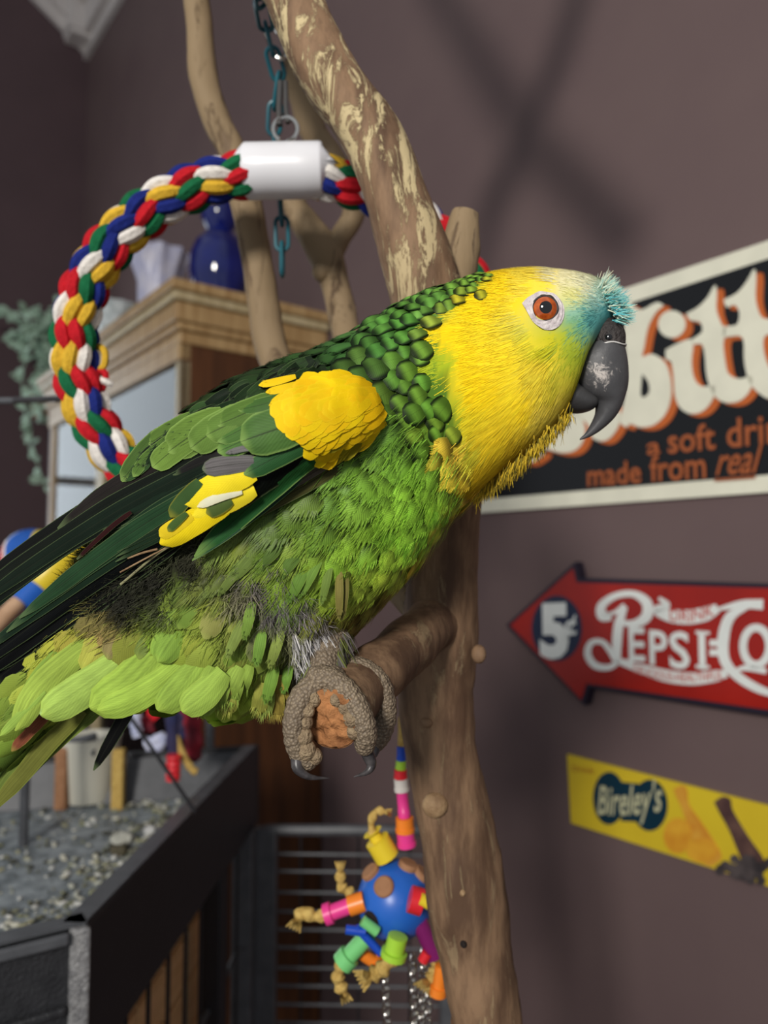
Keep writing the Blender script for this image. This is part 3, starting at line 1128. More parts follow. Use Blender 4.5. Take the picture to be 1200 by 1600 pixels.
vp = on_top(342, .12)
vs_ = (vp - CAM).dot(VF) / FPX
va = thing('blue_vase', 'cobalt blue gourd-shaped glass vase on the cabinet', 'vase', vp)
vz = lambda y: (P(340, y, (vp - CAM).dot(VF)).z - vp.z)
b = MB()
prof = [(.001, .0), (26 * vs_, .0)]
for y, r in ((470, 34), (450, 42), (425, 47), (400, 46), (378, 38), (364, 24), (357, 20), (350, 24), (338, 30), (324, 30), (312, 24), (305, 20)):
    if vz(y) > .001:
        prof.append((r * vs_, vz(y)))
b.lathe(vp, prof, 40)
b.build('body', M['cobalt'], va)
b = MB()
z0_ = vz(305)
b.lathe(vp, [(20 * vs_, z0_), (16 * vs_, z0_ + .006), (17 * vs_, z0_ + .022), (23 * vs_, z0_ + .034), (21 * vs_, z0_ + .034), (14 * vs_, z0_ + .02)], 32)
b.build('lip', M['cobalt'], va)
M['lilac'] = mat('lilac_opal_glass', rgb(176, 178, 206), rgb(204, 202, 216), 30, .3, bump=.3, bscale=90)
bp_ = on_top(247, .13)
b = MB()
s_ = (bp_ - CAM).dot(VF) / FPX
hz = lambda y: P(247, y, (bp_ - CAM).dot(VF)).z - bp_.z
b.lathe(bp_, [(.001, 0), (24 * s_, 0), (28 * s_, .01), (32 * s_, hz(440)), (40 * s_, hz(412)), (46 * s_, hz(392)), (44 * s_, hz(392)), (36 * s_, hz(414)), (28 * s_, hz(440)), (.001, .012)], 48, wob=lambda j, a: 1 + (.10 * math.sin(9 * a) if j in (4, 5, 6, 7) else 0))
tag(b.build('ruffled_bowl', M['lilac'], None), 'lilac ruffled glass bowl on the cabinet left of the blue vase', 'bowl')
dp = on_top(180, .10)
b = MB()
s_ = (dp - CAM).dot(VF) / FPX
hz = lambda y: P(180, y, (dp - CAM).dot(VF)).z - dp.z
b.lathe(dp, [(.001, 0), (18 * s_, 0), (22 * s_, .008), (26 * s_, hz(500)), (38 * s_, hz(478)), (36 * s_, hz(476)), (24 * s_, hz(500)), (.001, .01)], 36, wob=lambda j, a: 1 + (.06 * math.sin(12 * a) if j in (4, 5) else 0))
tag(b.build('glass_dish', mat('clear_cut_glass', rgb(226, 232, 232), rgb(180, 190, 190), 60, .12), None), 'clear cut-glass dish on the cabinet, seen through the rope ring', 'dish')

# trailing plant at the far end of the cabinet
pp_ = on_top(78, .14)
pl = thing('trailing_plant', 'dusty green trailing plant hanging over the far end of the cabinet', 'plant', pp_)
b = MB()
b.lathe(pp_, [(.001, 0), (.042, 0), (.052, .07), (.056, .075), (.05, .075), (.044, .06), (.001, .06)], 24)
b.build('pot', mat('clay_pot', rgb(140, 92, 62), rgb(120, 76, 50), 20, .8), pl)
M['leaf'] = mat('dusty_leaf', rgb(150, 176, 146), rgb(178, 204, 188), 30, .6)
lm = bpy.data.meshes.new('leaf')
lv, lf = [], []
for i in range(6):
    t = i / 5
    wd = .5 * math.sin(PI * (t * .92 + .04)) ** .8 * .62
    lv += [(-wd, t, .05 * math.sin(PI * t) - .12 * wd), (0, t, .09 * math.sin(PI * t) - .14 * t * t), (wd, t, .05 * math.sin(PI * t) - .12 * wd)]
for i in range(5):
    for k in range(2):
        lf.append((i * 3 + k, i * 3 + k + 1, i * 3 + k + 4, i * 3 + k + 3))
lm.from_pydata(lv, [], lf)
lm.materials.append(M['leaf'])
pd = (pp_ - CAM).dot(VF)
tips = [([(80, 545), (60, 520), (35, 500), (12, 492), (-10, 498)], -.05), ([(80, 545), (66, 510), (52, 490), (40, 486)], -.06), ([(80, 540), (84, 500), (92, 480), (104, 472)], -.06), ([(78, 540), (70, 555), (58, 580), (56, 600), (62, 612)], -.12), ([(78, 545), (62, 590), (48, 640), (50, 690), (62, 735), (70, 760)], -.16), ([(80, 545), (50, 540), (30, 520), (12, 530)], -.08), ([(78, 548), (44, 560), (34, 600), (40, 650), (48, 680)], -.16), ([(82, 540), (96, 510), (104, 530), (100, 560)], -.10), ([(80, 545), (72, 520), (80, 505), (90, 500)], -.07), ([(80, 548), (70, 580), (66, 630), (58, 660)], -.15), ([(78, 545), (56, 515), (44, 530), (38, 560)], -.11)]
nleaf = 0
for pts, dd in tips:
    k_ = len(pts)
    c_ = catmull([(x, y, pd + dd * (i / (k_ - 1))) for i, (x, y) in enumerate(pts)], 24)
    w_ = [P(*r) for r in c_]
    w_[0] = pp_ + Vector((0, 0, .065))
    w_[1] = w_[0].lerp(w_[3], .5) + Vector((0, 0, .02))
    b = MB()
    b.tube(w_, .0015, 5)
    b.build('stem', M['leaf'], pl)
    for i in range(2, 24):
        if nleaf >= 290:
            break
        for s_ in (0,) if i % 5 else (0, 1):
            nleaf += 1
            o = bpy.data.objects.new('leaf', lm)
            COL.objects.link(o)
            setparent(o, pl)
            y = Vector((random.uniform(-1, 1), random.uniform(-1, .3), random.uniform(-.9, .7))).normalized()
            x = y.cross(Vector((random.uniform(-.3, .3), -.9, .4))).normalized()
            z = x.cross(y)
            L = random.uniform(.024, .042)
            mw = Matrix.Identity(4)
            for r in range(3):
                mw[r][0], mw[r][1], mw[r][2], mw[r][3] = x[r] * L, y[r] * L, z[r] * L, w_[i][r]
            o.matrix_basis = mw

# ------------------------------------------------------------------ the bird cage with its play-top tray
M['iron'] = mat('dark_hammertone', rgb(44, 45, 48), rgb(36, 37, 40), 90, .5, bump=.5, bscale=420)
M['iron_edge'] = mat('silvery_hammertone', rgb(150, 150, 150), rgb(110, 110, 112), 260, .45, metal=.3, bump=.9, bscale=500)  # pale latch metal; on the corner bar it paints in caught light
M['iron_dark'] = mat('smooth_dark_powder_coat', rgb(34, 34, 38), rgb(30, 30, 34), 60, .45)
M['iron_grey'] = mat('grey_powder_coat', rgb(86, 88, 92), rgb(74, 76, 80), 60, .45)
M['tray_floor'] = mat('soiled_grey_tray', rgb(150, 158, 162), rgb(104, 112, 116), 60, .55, bump=.5, bscale=200, lo=.4, hi=.62)
corner3 = P(137, 1444, .50)
rz = corner3.z


def hz_pt(px, py, z):
    r = ray(px, py)
    return CAM + r * ((z - CAM.z) / r.z)


K0 = hz_pt(137, 1444, rz)
K1 = hz_pt(402, 1166, rz)
K2 = hz_pt(60, 1186, rz)
bdir = (K2 - K1).normalized()
K2 = K1 + bdir * .62
F1 = hz_pt(-60, 1492, rz)
fdir = (F1 - K0).normalized()
K3 = K0 + fdir * .16
K4 = K2 + (K0 - K1) * .9
cg = thing('bird_cage', 'dark hammertone bird cage with a soiled play-top tray, lower left', 'cage', Vector((K0.x - .1, K0.y + .2, 0)))
sdir = (K1 - K0).normalized()
sout = Vector((sdir.y, -sdir.x, 0))
if sout.x < 0:
    sout = -sout
fout = Vector((-fdir.y, fdir.x, 0))
if fout.y > 0:
    fout = -fout
TH_ = .100                                  # height of the tray wall


def wall_strip(name, p, q, out, h0, h1, th, m, label=None, bevel=.003):
    b = MB()
    b.prism([p + ZV * h0, q + ZV * h0, q + ZV * h1, p + ZV * h1], -out * th)
    return b.build(name, m, cg, smooth=False, bevel=bevel, label=label)


wall_strip('tray_wall', K0, K1, sout, -TH_, 0, .016, M['iron_dark'], 'smooth dark right wall of the tray')
wall_strip('tray_wall', K0, K3, fout, -TH_, -.004, .016, M['iron'], 'hammertone front wall of the tray')
wall_strip('tray_wall', K1, K2, -sdir, -TH_, 0, .014, M['iron'])
wall_strip('tray_wall', K3, K4, Vector((-1, 0, 0)), -TH_, 0, .014, M['iron'])
# sloping inner lips round the tray
fz = rz - .052


def lip(p, q, inn, name='tray_lip', wd=.030, m='iron_grey'):
    b = MB()
    a0, a1 = p + inn * .012 + ZV * -.003, q + inn * .012 + ZV * -.003
    b0, b1 = p + inn * (wd + .01) + ZV * -.050, q + inn * (wd + .01) + ZV * -.050
    b.prism([a0, a1, b1, b0], ZV * -.003)
    return b.build(name, M[m], cg, smooth=False)


for (p, q, inn) in ((K0, K1, -sout), (K0, K3, -fout)):
    b = MB()
    b.prism([p + ZV * .001 + inn * .002, q + ZV * .001 + inn * .002, q + ZV * .001 + inn * .017, p + ZV * .001 + inn * .017], ZV * -.002)
    b.build('rim_cap', M['iron_grey'], cg, smooth=False)
lip(K0, K1, -sout)
lip(K0, K3, -fout, wd=.024)
lip(K1, K2, -(-sdir) * 1.0 if False else -sdir, wd=.020)
b = MB()
poly = [K0 + (-sout - fout) * .004, K1 - sout * .01 - sdir * .01, K2 - sdir * .01, K4, K3 - fout * .006]
b.prism([Vector((p.x, p.y, fz)) for p in poly], (0, 0, -.004))
b.build('tray_floor', M['tray_floor'], cg, smooth=False, label='soiled grey tray floor')
b = MB()
b.prism([K0 + sout * .002 + ZV * 0, K0 + sout * .002 - sdir * .001 + fout * .004, K0 + fdir * .011 + fout * .003, K0 + fdir * .011 - fout * .004], (0, 0, -.30))
b.build('corner_bar', M['iron_edge'], cg, smooth=False, bevel=.002, label='corner bar, silvery for the light it catches')
# ledge under the rim at the front
b = MB()
b.prism([K0 + fdir * .012 + fout * .003 + ZV * -.0, K3 + fout * .003, K3 + fout * .003 + ZV * -.008, K0 + fdir * .012 + fout * .003 + ZV * -.008], fout * .004)
b.build('rim_bead', M['iron_grey'], cg, smooth=False, bevel=.002)
b = MB()
b.prism([K0 + fdir * .012 + fout * .001 + ZV * -.046, K3 + fout * .001 + ZV * -.046, K3 + fout * .001 + ZV * -.052, K0 + fdir * .012 + fout * .001 + ZV * -.052], fout * .004)
b.build('rim_bead', M['iron'], cg, smooth=False, bevel=.002)
b = MB()
b.prism([K0 + fdir * .012 + ZV * -TH_, K3 + ZV * -TH_, K3 + ZV * (-TH_ - .10), K0 + fdir * .012 + ZV * (-TH_ - .10)], -fout * .006)  # out-of-view panel, added to keep light off the wall below
b.build('shade_panel', M['iron'], cg, smooth=False, label='solid hammertone panel added to block light')
# cage posts and bars below the tray
def vbar(p, z0, z1, r, m, name='cage_bar', label=None):
    b = MB()
    b.tube([Vector((p.x, p.y, z0)), Vector((p.x, p.y, z1))], r, 8)
    return b.build(name, M[m], cg, label=label)


def post(p, hw, z0, z1, m, name='corner_post', label=None):
    b = MB()
    b.box(Vector((p.x, p.y, (z0 + z1) / 2)), (hw, hw, (z1 - z0) / 2), (sdir, sout, ZV))
    return b.build(name, M[m], cg, smooth=False, bevel=.003, label=label)


zb_ = rz - TH_
post(K0 - sout * .014 + sdir * .014, .012, 0, zb_, 'iron_dark')
post(K1 - sout * .012 - sdir * .012, .013, 0, zb_, 'iron_grey', label='grey back corner post')
post(K2 + sdir * -.012 + sout * .012, .012, 0, zb_, 'iron_dark')
post(K4 + sout * .03, .012, 0, zb_, 'iron_dark')
SL = (K1 - K0).length
post(K0 + sdir * SL * .70 - sout * .012, .011, 0, zb_, 'iron_dark', 'middle_post')
for k in range(1, 10):
    f = k / 10
    if abs(f - .70) < .03:
        continue
    vbar(K0 + sdir * SL * f - sout * .012, .35, zb_, .0021, 'iron_dark')
for z in (zb_ - .14, zb_ - .42, .4):
    b = MB()
    b.tube([K0 - sout * .015 + ZV * (z - rz), K1 - sout * .015 + ZV * (z - rz)], .0034, 8)
    b.build('cross_bar', M['iron_grey'], cg)
# play-top uprights, brace and rail
pB = hz_pt(327, 1225, fz)
b = MB()
b.tube([pB, pB + ZV * .20], .006, 10)
b.build('upright', M['iron_grey'], cg)
b = MB()
g0, g1 = P(202, 1118, .66), P(305, 1268, .66)
b.tube([g0, g1], .0017, 8)
b.build('brace_wire', M['iron_dark'], cg, label='thin dark diagonal wire')
ry = P(-120, 627, .62)
b = MB()
b.tube([P(-160, 1300, .62), P(-150, 800, .62), P(-150, 640, .62), P(-130, 628, .62), P(20, 626, .62), P(112, 622, .66)], .0028, 8)
b.build('top_rail', M['iron_grey'], cg)
b = MB()
for (p, q) in ((P(60, 1150, .93), P(150, 1176, .90)), (P(40, 1178, .93), P(150, 1150, .93))):
    b.tube([p, q], .005, 8)
b.build('rear_rail', M['iron_grey'], cg)
b = MB()
c_ = P(68, 1201, .93)
b.box(c_, (.008, .006, .017))
b.build('latch', M['iron_edge'], cg, smooth=False, bevel=.002, label='small pale latch')

# droppings, husks and seed shells on the tray
db = MB()
DC = [rgb(150, 148, 122), rgb(190, 188, 172), rgb(104, 104, 86), rgb(70, 70, 60), rgb(170, 172, 160), rgb(128, 130, 104), rgb(206, 206, 200)]
for i in range(5200):
    t, s_ = random.random(), random.random()
    if i % 3 == 0:
        s_ = min(abs(random.gauss(0, .09)), 1)
    elif i % 3 == 1:
        t = 1 - min(abs(random.gauss(0, .10)), 1)
    p = K0 + sdir * SL * (.03 + .93 * t) - sout * (.035 + .46 * s_)
    if noise.noise(Vector((p.x, p.y, 0)) * 22) < -.05 and random.random() < .8:
        continue
    if (p - K0).dot(fout) > -.03:
        continue
    db.col = random.choice(DC)
    sz_ = random.choice((.0008, .0011, .0014, .0019, .0026, .0034))
    a = random.random() * 6.3
    X = Vector((math.cos(a), math.sin(a), random.uniform(-.4, .4))).normalized()
    Y = X.cross(Vector((random.uniform(-.4, .4), random.uniform(-.4, .4), 1))).normalized()
    Z = X.cross(Y)
    db.ball(Vector((p.x, p.y, fz + sz_ * .5)), sz_, 6, 4, (1.3, .8, .55), (X, Y, Z))
    del db.col
    db.col = None
tag(db.build('tray_litter', attr_mat('seed_husks', .85), None), 'seed husks and droppings scattered over the grey cage tray', 'litter', None, 'stuff')

# bigger crumbs of litter that read as lumps
for (px, py, r, cc, lab) in ((190, 1318, .009, rgb(196, 196, 184), 'pale grey lump of chewed litter in the middle of the tray'), (120, 1258, .009, rgb(190, 192, 190), 'whitish crumb near the back of the tray'), (186, 1336, .008, rgb(86, 80, 62), 'dark olive crumb on the tray beside the pale lump'), (312, 1238, .007, rgb(184, 182, 160), 'cream crumb by the tray\'s back right corner'), (98, 1236, .008, rgb(70, 68, 50), 'dark crumb against the tray\'s back wall'), (234, 1302, .006, rgb(206, 206, 204), 'small white crumb by the tray\'s right wall')):
    b = MB()
    p = hz_pt(px, py, fz)
    b.ball(p + ZV * r * .5, r, 14, 10, (1.2, 1, .7))
    b.v = [tuple(Vector(v) + (Vector(v) - p) * .35 * noise.noise(Vector(v) * 160)) for v in b.v]
    tag(b.build('litter_crumb', mat('crumb_%d' % px, cc, tuple(x * .6 for x in cc[:3]) + (1,), 200, .9), None), lab, 'crumb', 'crumbs of litter on the cage tray')

# bamboo-slat crate inside the cage
M['slat'] = mat('tan_slat', rgb(232, 192, 140), rgb(214, 172, 120), 20, .6, stretch=(1, 1, 8))
ct = thing('wooden_crate', 'tan slatted wooden box inside the cage under the tray', 'crate', K0 + sdir * .30 - sout * .12 + ZV * (zb_ - .5 - rz))
for r_i in range(6):
    for k in range(5):
        b = MB()
        c_ = K0 + sdir * (.10 + .066 * k) - sout * .045 + ZV * (zb_ - .035 - .055 * r_i - rz)
        b.box(c_, (.0305, .005, .025), (sdir, sout, ZV))
        b.build('slat', M['slat'], ct, smooth=False, bevel=.002)
b = MB()
b.box(K0 + sdir * .232 - sout * .056 + ZV * (zb_ - .17 - rz), (.168, .005, .165), (sdir, sout, ZV))
b.build('backing', M['hole'], ct, smooth=False)
b = MB()
b.box(K0 + sdir * .232 - sout * .056 + ZV * (zb_ - .34 - rz) / 1 + ZV * 0, (.168, .012, .012), (sdir, sout, ZV))
b.build('base_rail', M['slat'], ct, smooth=False)

# ------------------------------------------------------------------ loose wire panel behind
pn = thing('wire_panel', 'dark wire cage panel standing behind the tree, below the parrot', 'cage panel', P(540, 1700, .99) * 1.0)
pd_ = .985


def panel_bar(p, q, r, m, name, label=None):
    b = MB()
    b.tube([P(*p), P(*q)], r, 8)
    b.build(name, M[m], pn, label=label)


b = MB()
lo_ = P(418, 2600, pd_)
b.box((P(416, 1292, pd_) + Vector((P(418, 1292, pd_).x, P(418, 1292, pd_).y, 0))) / 2, (.0135, .010, P(416, 1292, pd_).z / 2))
b.build('panel_post', M['iron_grey'], pn, smooth=False, bevel=.003)
panel_bar((416, 1297, pd_), (700, 1297, pd_), .0072, 'iron_grey', 'top_bar')
b = MB()
b.box((P(700, 1292, pd_) + Vector((P(700, 1292, pd_).x, P(700, 1292, pd_).y, 0))) / 2, (.012, .010, P(700, 1292, pd_).z / 2))
b.build('panel_post', M['iron_grey'], pn, smooth=False, bevel=.003)
for y in (1334, 1361, 1394, 1424, 1452, 1480, 1512, 1540, 1569, 1598, 1628):
    panel_bar((420, y, pd_), (700, y + 3, pd_), .0021, 'iron_grey', 'wire')
for x in (470, 560, 640):
    panel_bar((x, 1300, pd_ + .006), (x, 1640, pd_ + .006), .0016, 'iron_dark', 'wire')

# ------------------------------------------------------------------ hanging ball toy
TCOL = {'blue': rgb(36, 96, 188), 'pink': rgb(226, 60, 140), 'orange': rgb(236, 130, 40), 'green': rgb(116, 196, 120), 'lime': rgb(160, 206, 60), 'yellow': rgb(226, 200, 50), 'purple': rgb(120, 30, 96), 'red': rgb(214, 40, 50), 'royal': rgb(24, 70, 180), 'white': rgb(220, 214, 206)}
for k, v in TCOL.items():
    M['toy_' + k] = mat(k + '_toy_plastic', v, None, rough=.35)
M['jute'] = mat('natural_rope', rgb(206, 176, 104), rgb(178, 146, 80), 260, .9, bump=.7, bscale=500, spec=.1)
M['wood_plug'] = mat('wood_plug', rgb(162, 118, 84), rgb(138, 96, 64), 90, .7)
TD = .43
tc_ = P(617, 1406, TD)
TR = 59 / FPX * TD
ty = thing('ball_toy', 'blue plastic ball toy with coloured tubes and rope tails hanging beside the trunk', 'bird toy', tc_ - Vector((0, 0, TR)))
b = MB()
b.ball(tc_, TR, 36, 24)
b.build('ball', M['toy_blue'], ty, label='blue plastic ball')


def tpt(x, y, dd=0.0):
    return P(x, y, TD + dd)


def tubeseg(name, p, q, r, m, label, flare=0.0, dd=0.0, dd2=None):
    b = MB()
    A, B = tpt(*p, dd), tpt(*q, dd if dd2 is None else dd2)
    pts = [A.lerp(B, f) for f in (0, .02, .3, .7, .72, .98, 1)]
    rr = r / FPX * TD
    b.tube(pts, [rr * .8, rr, rr, rr, rr * (1 + flare), rr * (1 + flare), rr * .8], 14)
    b.build(name, M[m], ty, label=label)


def tail(pts, r, dd=0.0, fray=3):
    fray += 2
    b = MB()
    c_ = catmull(pts, 14)
    rr = r / FPX * TD
    b.tube([tpt(x, y, dd) for x, y in c_], [rr * (1 + .25 * math.sin(i * 1.3)) for i in range(14)], 9)
    e, d_ = np.array(c_[-1]), np.array(c_[-1]) - np.array(c_[-3])
    d_ /= np.linalg.norm(d_) + 1e-6
    for k in range(fray):
        s_ = (k - (fray - 1) / 2) * .34
        n_ = np.array([-d_[1], d_[0]])
        q1 = e + d_ * r * .9 + n_ * s_ * r
        q2 = e + d_ * r * 2.0 + n_ * s_ * r * 1.9
        b.tube([tpt(*e, dd), tpt(*q1, dd - .002 * k), tpt(*q2, dd)], [rr * .4, rr * .36, rr * .15], 6)
    b.build('rope_tail', M['jute'], ty)


tubeseg('tube', (570, 1408), (545, 1416), 15, 'toy_orange', 'orange ring', 0, -.01)
tubeseg('tube', (548, 1415), (507, 1430), 12, 'toy_pink', 'pink tube', .35, -.01)
tail([(508, 1430), (490, 1432), (474, 1424), (466, 1436)], 9, -.01)
tubeseg('tube', (578, 1458), (534, 1506), 13, 'toy_green', 'mint green tube', .35, -.018)
tail([(534, 1506), (528, 1528), (536, 1550)], 9, -.018, 2)
tubeseg('tube', (622, 1462), (614, 1496), 15, 'toy_lime', 'lime tube', .3, -.026)
tail([(614, 1494), (596, 1515), (580, 1524)], 11, -.026, 4)
tubeseg('tube', (562, 1488), (592, 1508), 9, 'toy_orange', 'small orange tube', .3, -.012)
tubeseg('tube', (556, 1448), (596, 1490), 6, 'toy_royal', 'royal blue strip', 0, -.022)
tubeseg('tube', (540, 1452), (572, 1456), 7, 'toy_royal', 'royal blue strip end', 0, -.022)
tubeseg('tube', (566, 1438), (590, 1456), 8, 'toy_green', 'short green tube', 0, -.022)
tail([(550, 1396), (534, 1385), (532, 1362)], 8, .01, 2)
tubeseg('tube', (655, 1440), (680, 1494), 13, 'toy_purple', 'purple cap', .2, -.012)
tubeseg('tube', (668, 1488), (660, 1502), 8, 'toy_red', 'small red bead', 0, -.016)
tail([(684, 1500), (680, 1520), (672, 1532)], 10, -.008, 4)
tubeseg('tube', (690, 1508), (684, 1555), 10, 'toy_orange', 'orange tassel', .3, -.014)
tubeseg('tube', (640, 1404), (660, 1410), 19, 'toy_red', 'red plug', 0, -.028, -.028)
tubeseg('tube', (656, 1404), (672, 1412), 9, 'toy_yellow', 'yellow plug core', 0, -.032, -.032)
tubeseg('tube', (606, 1340), (582, 1300), 20, 'toy_yellow', 'yellow plastic cone', -.5, 0)
tail([(584, 1310), (580, 1285), (588, 1268), (600, 1268)], 6, 0, 2)
for i, (dx, dy) in enumerate(((-17, -37), (-38, -46), (22, -60), (48, -50))):
    b = MB()
    d_ = Vector((dx / FPX * TD, -math.sqrt(max(TR ** 2 - (dx * dx + dy * dy) * (TD / FPX) ** 2, .00001)), -dy / FPX * TD)).normalized()
    b.tube([tc_ + d_ * TR * .9, tc_ + d_ * (TR + .0012), tc_ + d_ * (TR + .0022)], [.0056, .0056, .0046], 18)
    b.build('wood_plug', M['wood_plug'], ty)
for dx, dy in ((-37, 12), (-4, 48), (36, -16), (44, 40)):
    b = MB()
    d_ = Vector((dx / FPX * TD, -math.sqrt(max(TR ** 2 - (dx * dx + dy * dy) * (TD / FPX) ** 2, .00001)), -dy / FPX * TD)).normalized()
    b.ball(tc_ + d_ * (TR - .0038), .0062, 12, 8)
    b.build('socket', M['hole'], ty, label='dark hole')
# the cord of beads it hangs by
cordx = [(626, 1100, 3, 'iron_grey'), (627, 1150, 5, 'jute'), (627, 1178, 7, 'toy_royal'), (627, 1196, 8, 'toy_lime'), (626, 1208, 10, 'toy_red'), (627, 1224, 11, 'toy_white'), (631, 1260, 9, 'toy_pink'), (633, 1288, 14, 'toy_orange'), (634, 1310, 14, 'toy_pink')]
ends = [(626, 1050), (627, 1120), (627, 1166), (627, 1188), (626, 1202), (626, 1216), (628, 1236), (632, 1277), (633, 1300), (636, 1322)]
for i, (x, y, r, m) in enumerate(cordx):
    tubeseg('bead', ends[i], ends[i + 1], r, m, None, 0.08)
b = MB()
b.tube([tpt(626, 1050), tpt(640, 960, -.04), tpt(668, 930, -.05)], .0012, 6)
b.build('cord', M['jute'], ty)
for (x, y0, y1) in ((604, 1512, 1640), (646, 1500, 1640), (660, 1490, 1640), (668, 1560, 1640)):
    k = 0
    y = y0
    while y < y1:
        b = MB()
        chain_link(b, tpt(x + 1.5 * math.sin(y), y), .0062, .0036, .0007, VU, VR if k % 2 else (VR + VF))
        b.build('steel_link', M['steel'], ty)
        y += 13
        k += 1

# ------------------------------------------------------------------ toys on the cage top
bt = thing('striped_ball', 'blue and red toy ball on a rod, just above the wing tips', 'ball', P(50, 920, .80))
bc, br = P(50, 872, .80), 46 / FPX * .80
axis = Vector((.96, -.15, .25)).normalized()
e1 = axis.cross(Vector((0, 1, 0))).normalized()
e2 = axis.cross(e1)
for (a0, a1, m) in [(-1, -.45, 'toy_red'), (-.45, -.32, 'toy_white'), (-.32, .5, 'toy_blue'), (.5, 1.0, 'toy_yellow')]:
    b = MB()
    vs, fs = [], []
    n_, k_ = 32, 8
    for j in range(k_ + 1):
        h = a0 + (a1 - a0) * j / k_
        r = math.sqrt(max(0, 1 - h * h))
        for i in range(n_):
            a = 2 * PI * i / n_
            vs.append(bc + br * (axis * h + (e1 * math.cos(a) + e2 * math.sin(a)) * r))
    for j in range(k_):
        for i in range(n_):
            k = (i + 1) % n_
            fs.append((j * n_ + i, j * n_ + k, (j + 1) * n_ + k, (j + 1) * n_ + i))
    b.add(vs, fs)
    b.build('ball_panel', M[m], bt, label=m.split('_')[-1] + ' panel')
b = MB()
b.tube([bc - ZV * br * .9, Vector((bc.x, bc.y, fz))], .005, 8)
b.build('rod', M['iron_grey'], bt)
M['dowel'] = mat('pale_dowel', rgb(196, 160, 128), rgb(176, 140, 108), 60, .6)
dw = thing('bead_perch', 'wooden dowel with a blue ring and a yellow sleeve, seen through the wing feathers', 'bird toy', P(20, 1000, .68))


def dwl(p, q, r, m, name, lab=None):
    b = MB()
    A, B = P(*p), P(*q)
    rr = r / FPX * .69
    b.tube([A, A.lerp(B, .03), A.lerp(B, .97), B], [rr * .9, rr, rr, rr * .9], 18)
    b.build(name, M[m], dw, label=lab)


dwl((-150, 1124, .62), (150, 817, .735), 13, 'dowel', 'dowel')
dwl((33, 944, .688), (58, 918, .698), 25, 'toy_blue', 'ring', 'blue ring')
dwl((58, 918, .698), (128, 842, .726), 27, 'toy_yellow', 'sleeve', 'yellow sleeve')

M['cloth_navy'] = mat('navy_fabric', rgb(40, 44, 82), rgb(60, 50, 70), 90, .9)
M['cloth_red'] = mat('dark_red_fabric', rgb(150, 34, 50), rgb(96, 40, 52), 60, .9)
M['pale_rope'] = mat('pale_blue_rope', rgb(200, 204, 224), rgb(170, 176, 206), 90, .8)
rt = thing('rope_toy', 'rope bird toy with a red wooden bead at the back of the cage tray', 'bird toy', P(270, 1215, .80))


def rb(pts, r, m, name, d=.80, label=None):
    b = MB()
    c_ = catmull(pts, 16)
    b.tube([P(x, y, d) for x, y in c_], [r / FPX * d * (1 + .12 * math.sin(i * 1.7)) for i in range(16)], 10)
    b.build(name, M[m], rt, label=label)


rb([(270, 1020), (268, 1090), (269, 1140), (272, 1184)], 10, 'cloth_navy', 'cord', .80, 'navy cord')
rb([(272, 1180), (271, 1200), (270, 1218)], 11, 'toy_red', 'bead', .79, 'red wooden bead')
rb([(214, 1100), (212, 1130), (216, 1150)], 9, 'pale_rope', 'rope_knot', .82, 'pale blue knot')
rb([(226, 1160), (240, 1158), (256, 1150), (250, 1166), (230, 1166)], 8, 'pale_rope', 'rope_knot', .81, 'pale blue loop')
rb([(236, 1090), (238, 1112), (246, 1122)], 9, 'toy_red', 'bead', .83, 'red bead')
rb([(226, 1120), (234, 1140), (228, 1132)], 9, 'cloth_red', 'bead', .84, 'dark red bead')
rb([(292, 1100), (300, 1130), (302, 1170), (296, 1182)], 15, 'cloth_red', 'fabric_strip', .86, 'dark red fabric strip')
rb([(282, 1090), (285, 1130), (282, 1160)], 13, 'cloth_navy', 'fabric_strip', .86, 'navy fabric strip')
rb([(274, 1150), (286, 1180), (300, 1202), (308, 1206)], 6, 'jute', 'twine', .80, 'natural twine')
cpp = hz_pt(138, 1215, fz)
b = MB()
dcup = (P(140, 1150, .93))
b.lathe(Vector((dcup.x, dcup.y, fz)), [(.001, 0), (.022, 0), (.028, .004), (.034, .05), (.037, .078), (.035, .078), (.030, .05), (.001, .01)], 28)
tag(b.build('food_cup', mat('cream_plastic', rgb(206, 204, 190), None, rough=.4), None), 'cream plastic food cup at the back of the cage tray', 'cup')
for (x, y, m, lab) in ((98, 1150, 'wood_plug', 'small reddish-brown block at the back of the tray, left of the food cup'), (186, 1152, 'jute', 'small tan wooden block at the back of the tray, right of the food cup')):
    b = MB()
    c_ = P(x, y + 26, .90)
    b.box(Vector((c_.x, c_.y, (c_.z + fz) / 2 + .003)), (.007, .006, (c_.z - fz) / 2 + .003))
    tag(b.build('toy_block', M[m], None, smooth=False, bevel=.002), lab, 'toy block', 'wooden blocks at the back of the cage tray')

# ------------------------------------------------------------------ the parrot
DB = .30
par = thing('parrot', 'green and yellow amazon parrot with dark beak and orange eye gripping the cut perch', 'parrot', P(515, 1075, .30))
ST = [((962, 484), (919, 544), 6), ((948, 450), (897, 588), 13), ((912, 431), (880, 645), 19), ((858, 423), (832, 700), 24), ((800, 424), (780, 738), 26),
      ((745, 434), (745, 770), 27), ((692, 450), (706, 800), 28), ((637, 474), (676, 840), 31), ((582, 508), (646, 882), 34), ((520, 540), (606, 928), 37),
      ((450, 568), (560, 975), 39), ((380, 598), (515, 1012), 40), ((310, 646), (455, 1068), 38), ((250, 696), (385, 1104), 34), ((200, 766), (300, 1092), 28),
      ((140, 866), (215, 1082), 21), ((75, 970), (125, 1100), 15), ((15, 1060), (45, 1170), 9)]
rows = catmull([(a[0], a[1], c[0], c[1], w_) for a, c, w_ in ST], 96)
NSEG = 56
b = MB()
rings = []
